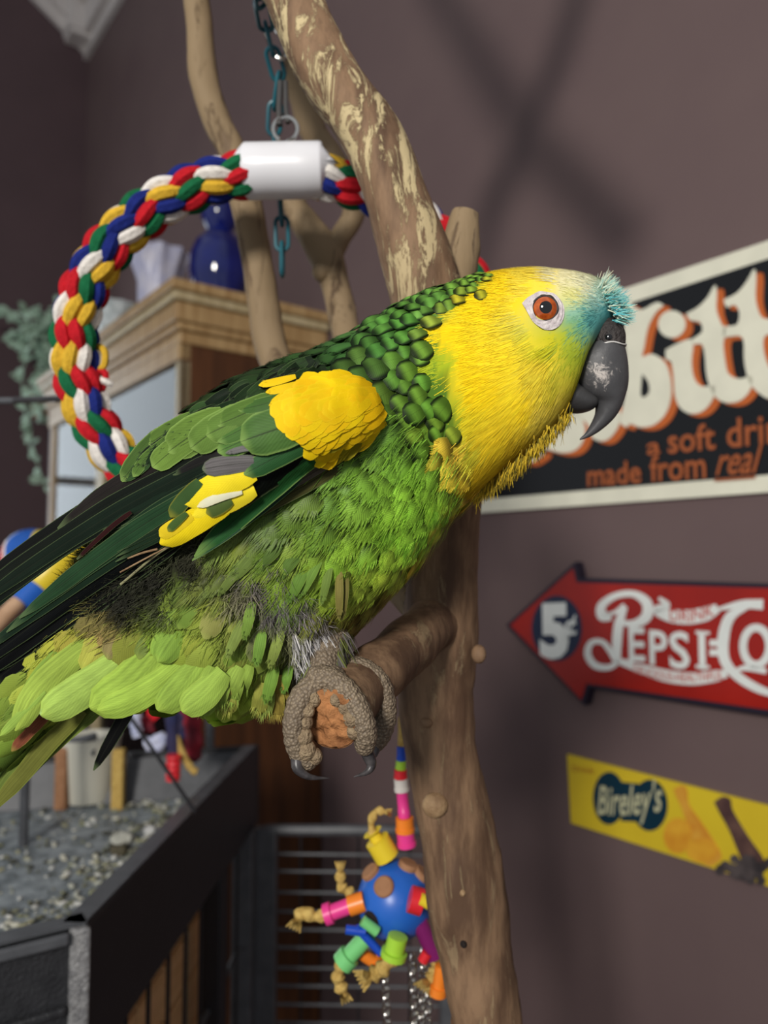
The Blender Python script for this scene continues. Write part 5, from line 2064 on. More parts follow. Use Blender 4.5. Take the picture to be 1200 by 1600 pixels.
def cap(rad, r0, r1, mm, name, steps=6, lab=None):
    b = MB()
    vs, fs = [], []
    m_ = 40
    for j in range(steps + 1):
        rr = r0 + (r1 - r0) * j / steps
        h = math.sqrt(max(rad * rad - rr * rr, 0))
        for i in range(m_):
            a = 2 * PI * i / m_
            vs.append(ec + (ex * math.cos(a) + ez * math.sin(a)) * rr + en * h)
    for j in range(steps):
        for i in range(m_):
            k = (i + 1) % m_
            fs.append((j * m_ + i, j * m_ + k, (j + 1) * m_ + k, (j + 1) * m_ + i))
    b.add(vs, fs)
    return b.build(name, mm, eye, label=lab)


cap(er * 1.16, er * .0, er * .80, M['iris'], 'iris', lab='orange iris')
cap(er * 1.175, er * .0, er * .43, M['pupil'], 'pupil', lab='black pupil')
b = MB()
ra = er * .86
b.tube([ec + (ex * math.cos(a) + ez * math.sin(a)) * ra + en * math.sqrt((er * 1.12) ** 2 - ra * ra) for a in np.linspace(0, 2 * PI, 37)[:-1]], er * .11, 8, closed=True)
b.build('eyelid', M['lid'], eye, label='dark eyelid rim')
b = MB()
sk = catmull(SKIN + [SKIN[0]], 49)[:-1]
vs2, fs2 = [], []
cx, cy = EYE
for j in range(7):
    t = j / 6
    for (x, y) in sk:
        dx, dy = x - cx, y - cy
        dl = math.hypot(dx, dy)
        q0 = np.array([cx + dx / dl * 20, cy + dy / dl * 20])
        q = q0 * (1 - t) + np.array([x, y]) * t
        p, n = surf(q[0], q[1])
        vs2.append(p + n * (.0011 - .0006 * t + .0002 * math.sin(j * 2.1 + x * .3)))
m_ = len(sk)
for j in range(6):
    for i in range(m_):
        k = (i + 1) % m_
        fs2.append((j * m_ + i, j * m_ + k, (j + 1) * m_ + k, (j + 1) * m_ + i))
b.add(vs2, fs2)
b.build('eye_skin', M['skin'], body, label='bare whitish skin round the eye')

# ---- beak
def beak_mat(name, c1, c2, pale, amt, cx, cy, rad):
    m, nt, bs = nodes_of(name)
    tc = NN(nt, 'ShaderNodeTexCoord')
    n1 = NN(nt, 'ShaderNodeTexNoise')
    n1.inputs['Scale'].default_value = 150
    n1.inputs['Detail'].default_value = 6
    nt.links.new(tc.outputs['Object'], n1.inputs['Vector'])
    n2 = NN(nt, 'ShaderNodeTexNoise')
    n2.inputs['Scale'].default_value = 260
    n2.inputs['Detail'].default_value = 9
    n2.inputs['Roughness'].default_value = .75
    n2.inputs['Distortion'].default_value = 1.2
    nt.links.new(tc.outputs['Object'], n2.inputs['Vector'])
    # pale mottled patch with a place of its own
    ctr = P(cx, cy, DB - .012)
    vd = NN(nt, 'ShaderNodeVectorMath', operation='DISTANCE')
    nt.links.new(tc.outputs['Object'], vd.inputs[0])
    vd.inputs[1].default_value = ctr
    mr = NN(nt, 'ShaderNodeMapRange')
    mr.inputs[1].default_value, mr.inputs[2].default_value = rad, .0
    nt.links.new(vd.outputs['Value'], mr.inputs[0])
    k = mth(nt, 'ADD', n2.outputs[0], mth(nt, 'MULTIPLY', mr.outputs[0], amt))
    r2 = NN(nt, 'ShaderNodeMapRange')
    r2.interpolation_type = 'SMOOTHSTEP'
    r2.inputs[1].default_value, r2.inputs[2].default_value = .66, .84
    nt.links.new(k, r2.inputs[0])
    base = mixc(nt, n1.outputs[0], c1, c2)
    nt.links.new(mixc(nt, r2.outputs[0], base, pale), bs.inputs['Base Color'])
    bs.inputs['Roughness'].default_value = .42
    bs.inputs['Specular IOR Level'].default_value = .4
    bp = NN(nt, 'ShaderNodeBump')
    bp.inputs['Strength'].default_value = .35
    bp.inputs['Distance'].default_value = .0006
    nt.links.new(n2.outputs[0], bp.inputs['Height'])
    nt.links.new(bp.outputs[0], bs.inputs['Normal'])
    return m


M['beak'] = beak_mat('grey_black_beak', rgb(58, 58, 60), rgb(84, 84, 86), rgb(190, 182, 176), .34, 940, 585, .0095)
M['beak_low'] = beak_mat('grey_black_lower_beak', rgb(48, 48, 50), rgb(72, 72, 72), rgb(160, 156, 150), .16, 898, 606, .006)
M['cere'] = mat('dark_cere', rgb(46, 42, 42), rgb(66, 60, 58), 300, .6, bump=.8, bscale=700)
DK = DB - .002


def loft(name, sts, m, parent, n=24, k=30, power=.85, lab=None, ridge=0):
    rr = catmull([(a[0], a[1], c[0], c[1], w_) for a, c, w_ in sts], k)
    b = MB()
    vs, fs = [], []
    for r in rr:
        A, B = P(r[0], r[1], DK), P(r[2], r[3], DK)
        c_, hv = (A + B) / 2, (A - B) / 2
        for i in range(n):
            a = 2 * PI * i / n
            ca, sa = math.cos(a), math.sin(a)
            q = abs(sa) ** power
            vs.append(c_ + hv * ca - VF * max(r[4], .15) / 1000 * math.copysign(q, sa))
    for j in range(len(rr) - 1):
        for i in range(n):
            l = (i + 1) % n
            fs.append((j * n + i, j * n + l, (j + 1) * n + l, (j + 1) * n + i))
    fs.append(tuple(range(n)))
    fs.append(tuple((len(rr) - 1) * n + i for i in range(n)))
    b.add(vs, fs)
    return b.build(name, m, parent, label=lab)


loft('upper_mandible', [((972, 536), (914, 540), 9.0), ((977, 556), (899, 556), 10.0), ((980, 578), (893, 576), 10.2), ((980, 600), (898, 600), 9.6), ((976, 618), (914, 618), 8.4), ((969, 638), (929, 628), 6.4), ((957, 656), (931, 643), 4.8), ((938, 673), (925, 659), 3.0), ((921, 683), (915, 676), 1.5), ((906, 688), (906, 685), .3)], M['beak'], body, 32, 60, .9, 'hooked grey-black upper beak')
loft('cere', [((966, 500), (926, 505), 6.0), ((971, 512), (919, 517), 8.6), ((975, 526), (917, 530), 9.4), ((975, 541), (916, 543), 9.3)], M['cere'], body, 28, 24, .9, 'dark cere over the beak')
loft('lower_mandible', [((876, 592), (872, 642), 8.5), ((890, 588), (886, 644), 8.6), ((902, 600), (902, 646), 8.0), ((916, 612), (916, 644), 7.0), ((926, 618), (927, 639), 5.5), ((932, 622), (933, 631), 3)], M['beak_low'], body, 28, 30, .9, 'scoop-shaped lower beak')
# pale seam between cere and beak
b = MB()
pts = []
for a in np.linspace(-.15, PI * 1.05, 24):
    A, B = P(975.5, 543, DK), P(915, 544, DK)
    c_, hv = (A + B) / 2, (A - B) / 2
    pts.append(c_ + hv * math.cos(a) * 1.0 - VF * .0094 * math.copysign(abs(math.sin(a)) ** .9, math.sin(a)) + VU * (.0003 * math.sin(a * 5)))
b.tube(pts, .00032, 6)
b.build('beak_seam', mat('pale_seam', rgb(206, 204, 200), None, rough=.5), body, label='pale seam line under the cere')
b = MB()
b.ball(P(952, 527, DK - .0084), .0017, 14, 10, (1.1, .7, 1))
b.build('nostril', M['pupil'], body, label='dark nostril')
b = MB()
b.tube([P(952, 527, DK - .0086) + (VR * math.cos(a) * 1.1 + VU * math.sin(a)) * .0021 for a in np.linspace(0, 2 * PI, 21)[:-1]], .0006, 7, closed=True)
b.build('nostril_rim', M['cere'], body)

# ---- wing
WX = [-160, -100, 0, 90, 170, 250, 330, 400, 460, 520, 560, 590, 602]
WT = [1000, 950, 880, 812, 755, 688, 632, 595, 575, 584, 592, 612, 640]
WB = [1150, 1110, 1045, 965, 905, 865, 835, 790, 745, 715, 700, 680, 662]
WC = [.299, .296, .289, .282, .274, .265, .258, .2565, .258, .261, .264, .268, .271]
WW = [.002, .002, .003, .004, .006, .009, .011, .012, .0125, .012, .010, .006, .002]


def wdepth(x, y):
    t, bt, c_, w_ = (lerp_tab(x, WX, q) for q in (WT, WB, WC, WW))
    k = (y - (t + bt) / 2) / ((bt - t) / 2)
    return c_ - w_ * math.sqrt(max(0.0, 1 - min(1, k * k)))


b = MB()
vs3, fs3 = [], []
xs = np.linspace(604, 200, 44)
n = 26
for x in xs:
    t, bt, c_, w_ = (lerp_tab(x, WX, q) for q in (WT, WB, WC, WW))
    t += 5
    bt -= 5
    for i in range(n):
        a = 2 * PI * i / n
        y = (t + bt) / 2 - (bt - t) / 2 * math.cos(a)
        vs3.append(P(x, y, c_ + .0012 - w_ * math.sin(a)))
for j in range(len(xs) - 1):
    for i in range(n):
        l = (i + 1) % n
        fs3.append((j * n + i, j * n + l, (j + 1) * n + l, (j + 1) * n + i))
fs3.append(tuple(range(n)))
fs3.append(tuple((len(xs) - 1) * n + i for i in range(n)))
b.add(vs3, fs3)
wing = b.build('wing', mat('dark_wing_core', rgb(34, 46, 26), rgb(26, 32, 22), 90, .8), par)

WM = {
    'covert': feather_mat('wing_covert', 'obj', .28, edge=rgb(150, 180, 96), e0=.86, e1=1.0, es=.45, rachis=.65, barb=.05, rough=.55, spec=.12),
    'flight': feather_mat('flight_feather', 'obj', .75, edge=rgb(104, 124, 80), e0=.90, e1=1.0, es=.5, rachis=.7, barb=.05, rough=.5, spec=.1),
    'yellow': feather_mat('yellow_covert', 'obj', edge=rgb(255, 226, 50), e0=.8, e1=1.0, es=.15, rachis=0, barb=.03, rough=.6, spec=.1),
    'tailf': feather_mat('tail_feather', 'obj', .55, edge=rgb(170, 190, 80), e0=.86, e1=1.0, es=.25, rachis=.08, barb=.03, rough=.65, spec=.08),
}
PROF = {
    'covert': ([0, .15, .5, .8, .93, 1], [.55, .8, 1, .94, .66, .10]),
    'blade': ([0, .1, .4, .75, .93, 1], [.5, .85, 1, .85, .45, .08]),
    'strip': ([0, .1, .5, .9, 1], [.7, 1, 1, .8, .3]),
}


def ribbon(name, pts, wpx, colr, layer, kind, prof='covert', parent=None, on='wing', n=16, camb=.5, tilt=.6, dsp=0.0, label=None, fray=0):
    """one long feather laid along a seen path; base first, tip last"""
    c_ = catmull(pts, n)
    t = np.gradient(c_, axis=0)
    t /= np.linalg.norm(t, axis=1)[:, None]
    nn = np.stack([-t[:, 1], t[:, 0]], 1)
    V, F, UV = [], [], []
    nx = 6
    mids = []
    for i in range(n):
        x, y = c_[i]
        if on == 'wing':
            dm = wdepth(x, y)
        elif on == 'body':
            h, _ = surf(x, y)
            dm = (h - CAM).dot(VF) if h else DB
        else:
            dm = on if not hasattr(on, '__len__') else float(np.interp(i / (n - 1), np.linspace(0, 1, len(on)), on))
        mids.append(dm)
    mids = np.array(mids)
    if on == 'body':
        k = np.ones(5) / 5
        mids = np.convolve(np.pad(mids, 2, 'edge'), k, 'valid')
    for i in range(n):
        v = i / (n - 1)
        wd = wpx * np.interp(v, *PROF[prof]) / 2
        for j in range(nx + 1):
            u = j / nx
            q = c_[i] + nn[i] * wd * (2 * u - 1)
            dd = mids[i] if on != 'wing' else (wdepth(q[0], q[1]) * .5 + mids[i] * .5)
            dd = dd - .0005 - layer * .00055 + camb * .001 * (2 * u - 1) ** 2 * (wpx / 40) + tilt * .001 * (u - .5) - dsp * v
            V.append(tuple(P(q[0], q[1], dd)))
            UV.append((u, v))
    for i in range(n - 1):
        for j in range(nx):
            a = i * (nx + 1) + j
            F.append((a, a + 1, a + nx + 2, a + nx + 1))
    for k in range(fray * 2):
        uu = random.uniform(-1, 1)
        v = .80 + .17 * (1 - uu * uu) + random.uniform(-.03, .02)
        i = min(int(v * (n - 1)), n - 1)
        wd = wpx * np.interp(v, *PROF[prof]) / 2
        q = c_[i] + nn[i] * wd * uu * .95
        L = wpx * random.uniform(.25, .55)
        q2 = q + t[i] * L + nn[i] * uu * L * .35
        dd = mids[i] - .0009 - layer * .00055 - dsp * v
        s = len(V)
        h_ = wpx * .022
        V += [tuple(P(*(q + nn[i] * h_), dd)), tuple(P(*(q - nn[i] * h_), dd)), tuple(P(*q2, dd))]
        UV += [(.5 + uu * .3, .8), (.5 + uu * .3, .8), (.5 + uu * .3, .8)]
        F.append((s, s + 1, s + 2))
    me = np_mesh(name, V, F, np.array(UV))
    o = link(name, me, WM[kind], parent or wing)
    o.color = rgb(*colr)
    g_ = {'tailf': .72, 'flight': .34, 'covert': 1.0, 'yellow': .86}[kind]
    l_ = .3 * o.color[0] + .6 * o.color[1] + .1 * o.color[2]
    d_s = {'tailf': .14, 'flight': .15, 'covert': .0, 'yellow': 0}[kind]
    o.color = tuple((v + (l_ - v) * d_s) * g_ for v in o.color[:3]) + (1,)
    if label:
        o['label'] = label
    return o


# flight feathers, far ones first
FLT = [
    ([(330, 695), (250, 738), (163, 781), (80, 833), (0, 890), (-90, 958)], 30, (24, 27, 22), 1),
    ([(345, 702), (262, 742), (175, 788), (90, 843), (5, 900), (-90, 972)], 28, (30, 40, 28), 2),
    ([(356, 708), (276, 748), (186, 797), (96, 853), (8, 913), (-90, 985)], 26, (30, 52, 34), 3),
    ([(366, 714), (288, 754), (198, 802), (104, 853), (16, 918), (-80, 996)], 26, (22, 34, 24), 2),
    ([(376, 722), (300, 760), (212, 806), (128, 842), (40, 905), (-50, 985)], 22, (30, 50, 34), 1),
    ([(340, 730), (290, 758), (236, 790), (190, 812), (160, 832)], 26, (34, 62, 40), 3),
    ([(352, 738), (296, 770), (238, 804), (176, 850), (120, 893)], 28, (42, 84, 50), 4),
    ([(340, 752), (280, 786), (215, 826), (150, 872), (88, 920), (30, 966)], 30, (52, 104, 58), 5),
    ([(330, 764), (272, 798), (208, 838), (140, 884), (76, 932), (10, 988)], 28, (46, 92, 54), 4),
    ([(330, 780), (262, 820), (190, 862), (116, 912), (46, 962), (-30, 1022)], 30, (34, 66, 42), 3),
    ([(320, 800), (250, 840), (176, 888), (98, 942), (20, 1000), (-60, 1062)], 34, (20, 24, 26), 2),
    ([(310, 815), (236, 862), (160, 914), (80, 972), (0, 1032), (-80, 1096)], 36, (17, 19, 21), 1),
    ([(290, 835), (216, 884), (140, 938), (66, 992), (-14, 1054)], 38, (15, 16, 17), 0),
    ([(270, 850), (200, 900), (126, 956), (54, 1014), (-30, 1082)], 40, (14, 15, 15), -1),
    ([(250, 862), (180, 918), (106, 976), (30, 1042), (-50, 1104)], 38, (18, 20, 17), -2),
]
for pts, wpx, c_, la in FLT:
    ribbon('flight_feather', pts, wpx, c_, la, 'flight', 'blade', n=26, camb=.4, tilt=1.0)
ribbon('flight_feather', [(205, 800), (178, 820), (150, 845), (120, 874)], 8, (74, 16, 18), 6, 'flight', 'strip', label='dark red streak on the flight feathers')
for k in range(9):
    f = k / 8
    y0 = 716 + 52 * f
    ribbon('flight_feather', [(392 - 10 * f, y0), (320, y0 + 32 + 4 * f), (262 - 6 * f, y0 + 60 + 8 * f), (190 - 10 * f, y0 + 98 + 12 * f)], 13, (30 + int(10 * f), 50 + int(24 * f), 36 + int(6 * f)), 3 + .3 * k, 'flight', 'blade', tilt=.8)
# grey bare shafts
M['shaft'] = mat('pale_shaft', rgb(150, 148, 108), rgb(120, 116, 86), 90, .6)
for pts, r, nm in (([(312, 832), (254, 860), (189, 913)], 2.2, 'pale bare feather shaft'), ([(290, 840), (240, 866), (188, 894)], 1.4, 'grey bare feather shaft'), ([(246, 858), (222, 864), (200, 872)], 1.8, None)):
    b = MB()
    c_ = catmull(pts, 12)
    b.tube([P(x, y, wdepth(x, y) - .003) for x, y in c_], r / FPX * .26, 7)
    b.build('feather_shaft', M['shaft'] if r > 2.0 else M['knot'], wing, label=nm)
# brown-grey bases of the tertials
ribbon('tertial_feather', [(300, 700), (250, 722), (200, 750), (150, 782), (90, 826)], 34, (58, 50, 46), 2.5, 'flight', 'blade', label='grey-brown tertial feather')
ribbon('tertial_feather', [(420, 690), (370, 706), (320, 722), (270, 742)], 26, (50, 48, 46), 3, 'flight', 'blade')
# scapulars along the back
for k in range(64):
    f = random.random()
    x = 545 - 330 * f
    t = lerp_tab(x, WX, WT)
    y = t + random.uniform(-6, 40) * (1 if f < .8 else .6)
    L = random.uniform(34, 62)
    a = math.radians(random.gauss(26 + 12 * f, 7))
    c_ = random.choice([(32, 58, 26), (44, 76, 32), (24, 42, 22), (58, 94, 40), (40, 66, 28)])
    if f > .55:
        c_ = tuple(int(v * 1.3) for v in c_)
    ribbon('scapular_feather', [(x + L * .4 * math.cos(a), y - L * .4 * math.sin(a)), (x, y), (x - L * .6 * math.cos(a), y + L * .62 * math.sin(a))], random.uniform(13, 24), c_, 3.5 + random.random() * 1.2, 'flight', 'covert', n=9, tilt=1.0, fray=4)
# green coverts
CV = [
    ([(256, 672), (226, 706), (190, 752)], 34, (66, 92, 40), 5.0), ([(268, 680), (228, 716), (208, 745)], 18, (76, 104, 44), 5.5),
    ([(300, 650), (262, 675), (232, 694)], 30, (84, 112, 46), 5.4), ([(310, 682), (270, 704), (238, 730)], 40, (98, 126, 52), 6.0),
    ([(352, 650), (306, 676), (262, 706)], 60, (94, 122, 50), 6.6), ([(385, 640), (336, 672), (298, 700)], 52, (90, 118, 50), 7.2),
    ([(410, 632), (362, 660), (322, 680)], 48, (86, 114, 48), 7.8), ([(430, 622), (382, 646), (340, 664)], 42, (76, 104, 42), 8.2),
    ([(432, 640), (390, 664), (340, 690)], 30, (66, 100, 42), 7.0), ([(452, 618), (410, 632), (372, 640)], 22, (60, 92, 40), 8.6),
    ([(432, 668), (390, 684), (340, 706)], 40, (70, 106, 46), 6.4),
    ([(500, 650), (440, 668), (376, 690)], 72, (68, 100, 46), 9.4),
]
for pts, wpx, c_, la in CV:
    ribbon('wing_covert', pts, wpx, c_, la, 'covert', 'covert', n=14, tilt=.9)
# dark base under the alula, alula and long primary covert, olive leading edge
ribbon('leading_edge_feather', [(560, 706), (480, 756), (386, 808)], 26, (112, 112, 38), 3.0, 'flight', 'strip', label='olive leading-edge feather')
ribbon('leading_edge_feather', [(520, 720), (470, 750), (430, 772)], 14, (150, 136, 112), 3.6, 'flight', 'strip', label='pale frayed leading-edge feather')
ribbon('flight_feather', [(490, 690), (410, 740), (330, 806)], 62, (20, 28, 22), 4.2, 'flight', 'blade')
ribbon('primary_covert', [(500, 684), (440, 710), (381, 741)], 36, (40, 80, 42), 8.0, 'covert', 'covert', label='dark green primary covert')
ribbon('primary_covert', [(505, 700), (446, 742), (380, 800), (304, 870)], 42, (34, 80, 38), 7.2, 'covert', 'blade', n=20, label='long dark green primary covert')
ribbon('primary_covert', [(470, 745), (400, 800), (300, 876)], 20, (30, 62, 46), 6.6, 'covert', 'blade', n=20)
ribbon('wing_covert', [(404, 722), (358, 726), (316, 733)], 31, (150, 144, 144), 7.0, 'flight', 'covert', label='loose grey covert')
ribbon('wing_covert', [(410, 706), (388, 700), (352, 708)], 10, (170, 166, 164), 7.2, 'flight', 'covert', fray=8, label='whitish frayed covert')
# yellow speculum
for pts, wpx, c_, la, lab in (([(398, 738), (350, 755), (288, 788)], 46, (248, 224, 40), 7.4, 'yellow wing patch feather'), ([(398, 764), (360, 780), (300, 806)], 40, (250, 228, 50), 7.8, 'yellow wing patch feather'), ([(360, 786), (310, 812), (250, 850)], 42, (250, 222, 30), 8.2, 'yellow wing patch feather'), ([(300, 806), (270, 824), (249, 838)], 24, (236, 206, 40), 7.9, None),
                             ([(378, 768), (345, 776), (308, 792)], 15, (228, 226, 196), 8.4, 'whitish band in the yellow patch'), ([(362, 782), (342, 792), (322, 802)], 26, (84, 104, 50), 8.8, 'olive spot in the yellow patch'), ([(312, 752), (288, 780), (266, 808)], 26, (62, 90, 46), 7.6, 'green covert beside the yellow patch'), ([(292, 802), (276, 816), (262, 830)], 14, (70, 96, 46), 8.6, None)):
    ribbon('speculum_feather', pts, wpx, c_, la, 'yellow', 'covert', n=12, label=lab)
# yellow bend of the wing: many small overlapping feathers
SHO = [(470, 612), (500, 596), (530, 590), (560, 598), (582, 618), (593, 645), (588, 668), (566, 692), (536, 708), (505, 716), (492, 704), (486, 684), (462, 672), (446, 656), (470, 644), (440, 640), (452, 622)]
pool = []
tries = 0
while len(pool) < 230 and tries < 9000:
    tries += 1
    x, y = random.uniform(435, 595), random.uniform(588, 718)
    if not inside(x, y, SHO):
        continue
    if any((x - a) ** 2 + (y - c) ** 2 < 90 for a, c in pool):
        continue
    pool.append((x, y))
pool.sort(key=lambda q: q[0])
for (x, y) in pool:
    k = (y - 600) / 110
    a = math.radians(14 + 30 * max(0, k) + random.gauss(0, 5) - (18 if y < 612 else 0))
    L = random.uniform(34, 48)
    if x < 480 or (y > 690 and x < 520):
        L *= .75
    c_ = (246 + random.randint(-4, 4), 204 + random.randint(-6, 6), 18)
    if y > 686 and x > 525:
        c_ = (150, 140, 30)
    ribbon('shoulder_feather', [(x + L * .3 * math.cos(a), y - L * .3 * math.sin(a)), (x - L * .2 * math.cos(a), y + L * .2 * math.sin(a)), (x - L * .7 * math.cos(a), y + L * .72 * math.sin(a))], random.uniform(24, 34), c_, 10 + (x - 440) / 150 * .9, 'yellow', 'covert', n=9, camb=.06, tilt=.0, dsp=-.00002)
for pts, wpx in (([(462, 588), (432, 596), (404, 602)], 12), ([(480, 596), (446, 606), (415, 613)], 13), ([(470, 606), (440, 618), (420, 634)], 9)):
    ribbon('shoulder_feather', pts, wpx, (240, 200, 24), 9, 'yellow', 'covert', n=10, fray=5)
for pts in ([(545, 597), (530, 590), (508, 588)], [(560, 602), (540, 594), (520, 591)]):
    ribbon('shoulder_feather', pts, 8, (196, 76, 24), 10.6, 'yellow', 'covert', n=8, label='orange-red shoulder feather')

# ---- tail and the long feathers under it
tail_ = thing  # noqa
tdp = [.284, .288, .292]
TAILF = [
    ([(180, 1040), (90, 1120), (20, 1190), (-60, 1280)], 60, (74, 106, 40), .304, None), ([(170, 1070), (90, 1136), (30, 1196), (-50, 1284)], 54, (104, 134, 42), .300, None),
    ([(160, 1096), (90, 1146), (36, 1200), (-30, 1280)], 44, (118, 140, 44), .297, None), ([(130, 1110), (74, 1164), (30, 1216), (-20, 1272)], 30, (120, 124, 34), .295, 'olive-yellow outer tail feather'),
    ([(84, 1104), (48, 1138), (18, 1174)], 24, (150, 78, 46), .2885, 'rusty red patch on the tail'), 
    ([(60, 1060), (20, 1120), (-30, 1190)], 44, (50, 72, 34), .296, None), ([(90, 1040), (40, 1110), (-20, 1190)], 34, (66, 92, 36), .294, None), ([(40, 1060), (0, 1110), (-50, 1180)], 34, (30, 40, 24), .298, None),
]
for pts, wpx, c_, d_, lab in TAILF:
    ribbon('tail_feather', pts, wpx, c_, 0, 'tailf', 'blade', parent=par, on=d_, n=18, label=lab)
ribbon('tail_feather', [(215, 1085), (186, 1135), (146, 1204)], 22, (9, 9, 9), 0, 'flight', 'blade', parent=par, on=.302, n=14, label='loose black feather hanging below the tail')
UTC = [
    ([(185, 960), (158, 995), (128, 1046)], 42, (194, 196, 46), .278), ([(120, 1000), (70, 1060), (24, 1136)], 44, (136, 172, 42), .282), ([(160, 990), (104, 1036), (58, 1082), (24, 1142)], 46, (164, 194, 44), .279),
    ([(70, 1080), (34, 1116), (0, 1150)], 15, (156, 194, 52), .279), ([(230, 1000), (160, 1056), (110, 1090), (64, 1118)], 58, (170, 206, 66), .276), ([(215, 1040), (150, 1078), (96, 1104), (62, 1116)], 34, (166, 206, 110), .2765),
    ([(280, 975), (238, 1036), (196, 1078), (140, 1106)], 74, (164, 202, 40), .2725), ([(300, 1020), (250, 1066), (200, 1096), (152, 1110)], 46, (172, 212, 42), .271), ([(200, 980), (188, 1000), (168, 1030)], 44, (150, 136, 76), .276),
    ([(330, 1000), (296, 1056), (246, 1110)], 62, (158, 196, 44), .270), ([(350, 1050), (320, 1084), (284, 1112)], 50, (160, 196, 50), .268),
    ([(258, 952), (240, 990), (216, 1030)], 46, (128, 150, 56), .273), ([(330, 928), (296, 950), (262, 976)], 44, (132, 166, 48), .267), ([(310, 922), (284, 928), (256, 934)], 26, (112, 146, 50), .268), ([(300, 960), (270, 996), (246, 1034)], 52, (142, 184, 42), .2685),
]
for pts, wpx, c_, d_ in UTC:
    ribbon('undertail_covert', pts, wpx, c_, 0, 'tailf', 'covert', parent=body, on=d_, n=14, camb=1.2, tilt=.4)
for k in range(26):
    x = random.uniform(300, 440)
    y0 = random.uniform(1040, 1082)
    L = random.uniform(44, 62)
    a = math.radians(100 + (400 - x) * .28 + random.gauss(0, 7))
    h, _ = surf(x, y0)
    d_ = ((h - CAM).dot(VF) if h else .275) - .003
    bt = 1112 + 24 * math.exp(-((x - 395) / 40) ** 2)
    e = min(y0 + L * math.sin(a), bt + random.uniform(-10, 5))
    ribbon('vent_plume', [(x, y0), (x + L * .5 * math.cos(a), (y0 + e) / 2), (x + L * math.cos(a), e)], random.uniform(20, 34), random.choice([(150, 184, 44), (158, 192, 50), (164, 186, 62), (176, 180, 50)]) if x < 425 else (190, 168, 48), 0, 'tailf', 'covert', parent=body, on=[d_, d_, d_ + .006], n=10, camb=1.2, fray=10)
# long soft flank plumes over the down
for (x, y, dx, dy, c_) in ((480, 880, -30, 62, (104, 146, 36)), (500, 870, -34, 66, (110, 150, 38)), (516, 880, -14, 66, (112, 140, 44)), (470, 860, -38, 46, (92, 126, 36)), (440, 850, -40, 40, (86, 116, 36)), (405, 860, -46, 50, (104, 128, 44)), (380, 880, -40, 52, (110, 132, 48)), (395, 940, -14, 60, (128, 166, 44)), (410, 985, -10, 56, (122, 168, 44)), (380, 970, -26, 58, (140, 164, 60)), (440, 985, -20, 60, (140, 160, 56)), (452, 1040, -10, 44, (120, 170, 42)), (430, 1040, -16, 60, (128, 174, 40)), (540, 900, -6, 70, (124, 116, 44)), (530, 890, 0, 80, (136, 126, 50))):
    h, _ = surf(x, y)
    d_ = (h - CAM).dot(VF) - .0022
    ribbon('flank_plume', [(x, y), (x + dx * .5, y + dy * .5), (x + dx, y + dy)], random.uniform(13, 22), c_, 0, 'tailf', 'blade', parent=body, on=[d_ + .001, d_ - .001, d_ + .001], n=10, camb=1.0, fray=26)

# ---- feet
def toe_mat():
    m, nt, bs = nodes_of('scaly_toe')
    tc = NN(nt, 'ShaderNodeTexCoord')
    vo = NN(nt, 'ShaderNodeTexVoronoi')
    vo.inputs['Scale'].default_value = 900
    nt.links.new(tc.outputs['Object'], vo.inputs['Vector'])
    nz = NN(nt, 'ShaderNodeTexNoise')
    nz.inputs['Scale'].default_value = 90
    nz.inputs['Detail'].default_value = 4
    nt.links.new(tc.outputs['Object'], nz.inputs['Vector'])
    c1 = mixc(nt, nz.outputs[0], rgb(108, 94, 78), rgb(168, 150, 124))
    mr = NN(nt, 'ShaderNodeMapRange')
    mr.inputs[1].default_value, mr.inputs[2].default_value = .25, .62
    nt.links.new(vo.outputs['Distance'], mr.inputs[0])
    nt.links.new(mixc(nt, mth(nt, 'MULTIPLY', mr.outputs[0], .55), c1, rgb(74, 62, 50)), bs.inputs['Base Color'])
    bs.inputs['Roughness'].default_value = .6
    bp = NN(nt, 'ShaderNodeBump')
    bp.invert = True
    bp.inputs['Strength'].default_value = .9
    bp.inputs['Distance'].default_value = .0007
    nt.links.new(vo.outputs['Distance'], bp.inputs['Height'])
    nt.links.new(bp.outputs[0], bs.inputs['Normal'])
    return m


M['toe'] = toe_mat()
M['pad'] = mat('toe_pad', rgb(160, 140, 110), rgb(128, 108, 84), 300, .6, bump=.9, bscale=900)
M['claw'] = mat('grey_claw', rgb(40, 38, 40), rgb(84, 80, 80), 200, .35)


def foot_(name, toes, lab):
    t0 = None
    b = MB()
    for (pts, r, claw, pads) in toes:
        n_ = 44
        c_ = catmull(pts, n_)
        pl_ = [P(*q) for q in c_]
        rr = [np.interp(i / (n_ - 1), np.linspace(0, 1, len(r)), r) / FPX * c_[i][2] for i in range(n_)]
        sc_ = lambda i, a, p: 1 + .045 * math.sin(i * 1.9) + .05 * noise.noise(p * 420)
        b.tube(pl_, rr, 16, bump=sc_)
        b.ball(pl_[-1], rr[-1] * .98, 12, 8)
        b.ball(pl_[0], rr[0] * .98, 12, 8)
    o = b.build(name, M['toe'], par, label=lab)
    for (pts, r, claw, pads) in toes:
        if claw:
            b = MB()
            c_ = catmull(claw, 18)
            b.tube([P(*q) for q in c_], [(1 - (i / 17) ** 1.3 * .92) * 10.5 / FPX * c_[i][2] for i in range(18)], 10)
            b.build('claw', M['claw'], o, label='curved grey claw')
        for (x, y, d, s_) in pads:
            b = MB()
            b.ball(P(x, y, d + .0006), s_ * 1.25 / FPX * d, 12, 8, (1, .9, 1.1))
            b.build('toe_pad', M['pad'], o)
    return o


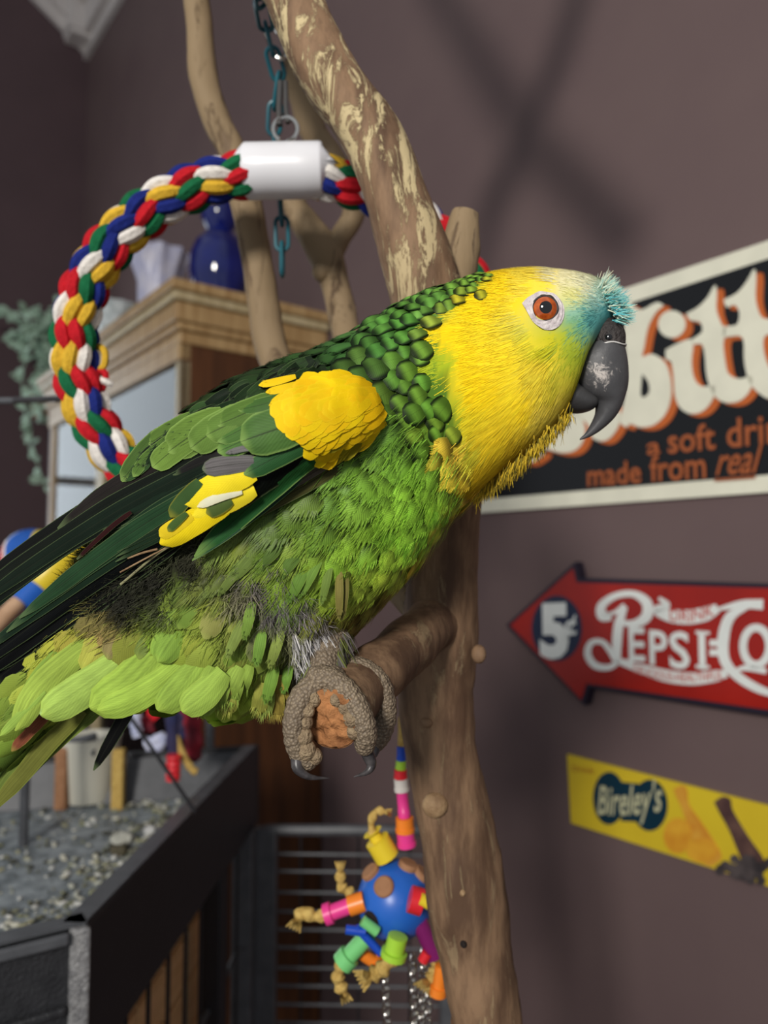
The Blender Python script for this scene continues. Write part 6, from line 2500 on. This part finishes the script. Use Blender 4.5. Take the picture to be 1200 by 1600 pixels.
toe1 = [(522, 1058, .268), (494, 1068, .2655), (472, 1088, .2630), (461, 1118, .2615), (459, 1148, .2615), (465, 1172, .2625), (480, 1188, .264)]
toe2 = [(497, 1058, .2655), (520, 1064, .2640), (545, 1086, .2625), (563, 1116, .2615), (571, 1144, .2620), (570, 1164, .2640)]
foot_('foot', [
    (toe1, [19, 19, 18, 16, 17], [(464, 1184, .262), (466, 1202, .260), (484, 1214, .260), (514, 1216, .263)], [(490, 1092, .2615, 10), (480, 1110, .2605, 10), (477, 1128, .2605, 10), (474, 1150, .2605, 12), (478, 1172, .261, 13), (492, 1182, .262, 10)]),
    (toe2, [20, 20, 20, 19, 17], [(574, 1176, .266), (580, 1194, .266), (574, 1206, .265), (553, 1214, .266)], [(513, 1082, .262, 9), (527, 1092, .2605, 10), (540, 1104, .260, 10), (549, 1122, .2595, 11), (553, 1142, .2605, 10)]),
], 'scaly grey-brown foot with two front toes over the perch end')
foot_('foot', [
    ([(530, 1050, .285), (562, 1046, .283), (590, 1068, .282), (602, 1104, .282), (598, 1140, .284), (588, 1160, .286)], [20, 20, 18, 15], [(586, 1164, .285), (582, 1180, .283), (570, 1186, .282)], []),
    ([(500, 1048, .288), (478, 1064, .292), (470, 1100, .292), (474, 1140, .292)], [18, 17, 15], None, []),
], 'rear toes in shade along the perch')
# the feathered shank over the foot
b = MB()
c_ = catmull([(512, 985, .286, 36), (508, 1018, .280, 30), (506, 1046, .274, 23), (504, 1066, .270, 19)], 18)
b.tube([P(q[0], q[1], q[2]) for q in c_], [q[3] / FPX * q[2] for q in c_], 14)
b.build('shank', M['toe'], body, label='short scaly shank')
items = []
for i in range(700):
    q = c_[random.randrange(0, 12)]
    a = random.uniform(0, 2 * PI)
    n_ = VR * math.cos(a) - VF * math.sin(a)
    v_ = random.uniform(.6, 1.2)
    cc = (.17 * v_, .155 * v_, .14 * v_) if random.random() < .6 else (.13 * v_, .15 * v_, .04 * v_)
    items.append((P(q[0], q[1], q[2]) + n_ * q[3] / FPX * q[2], -VU + n_ * .35 + VR * random.gauss(0, .2), n_, random.uniform(.005, .010), random.uniform(.0005, .001), cc, .1))
strands('leg_plumage', items, M['hair'])
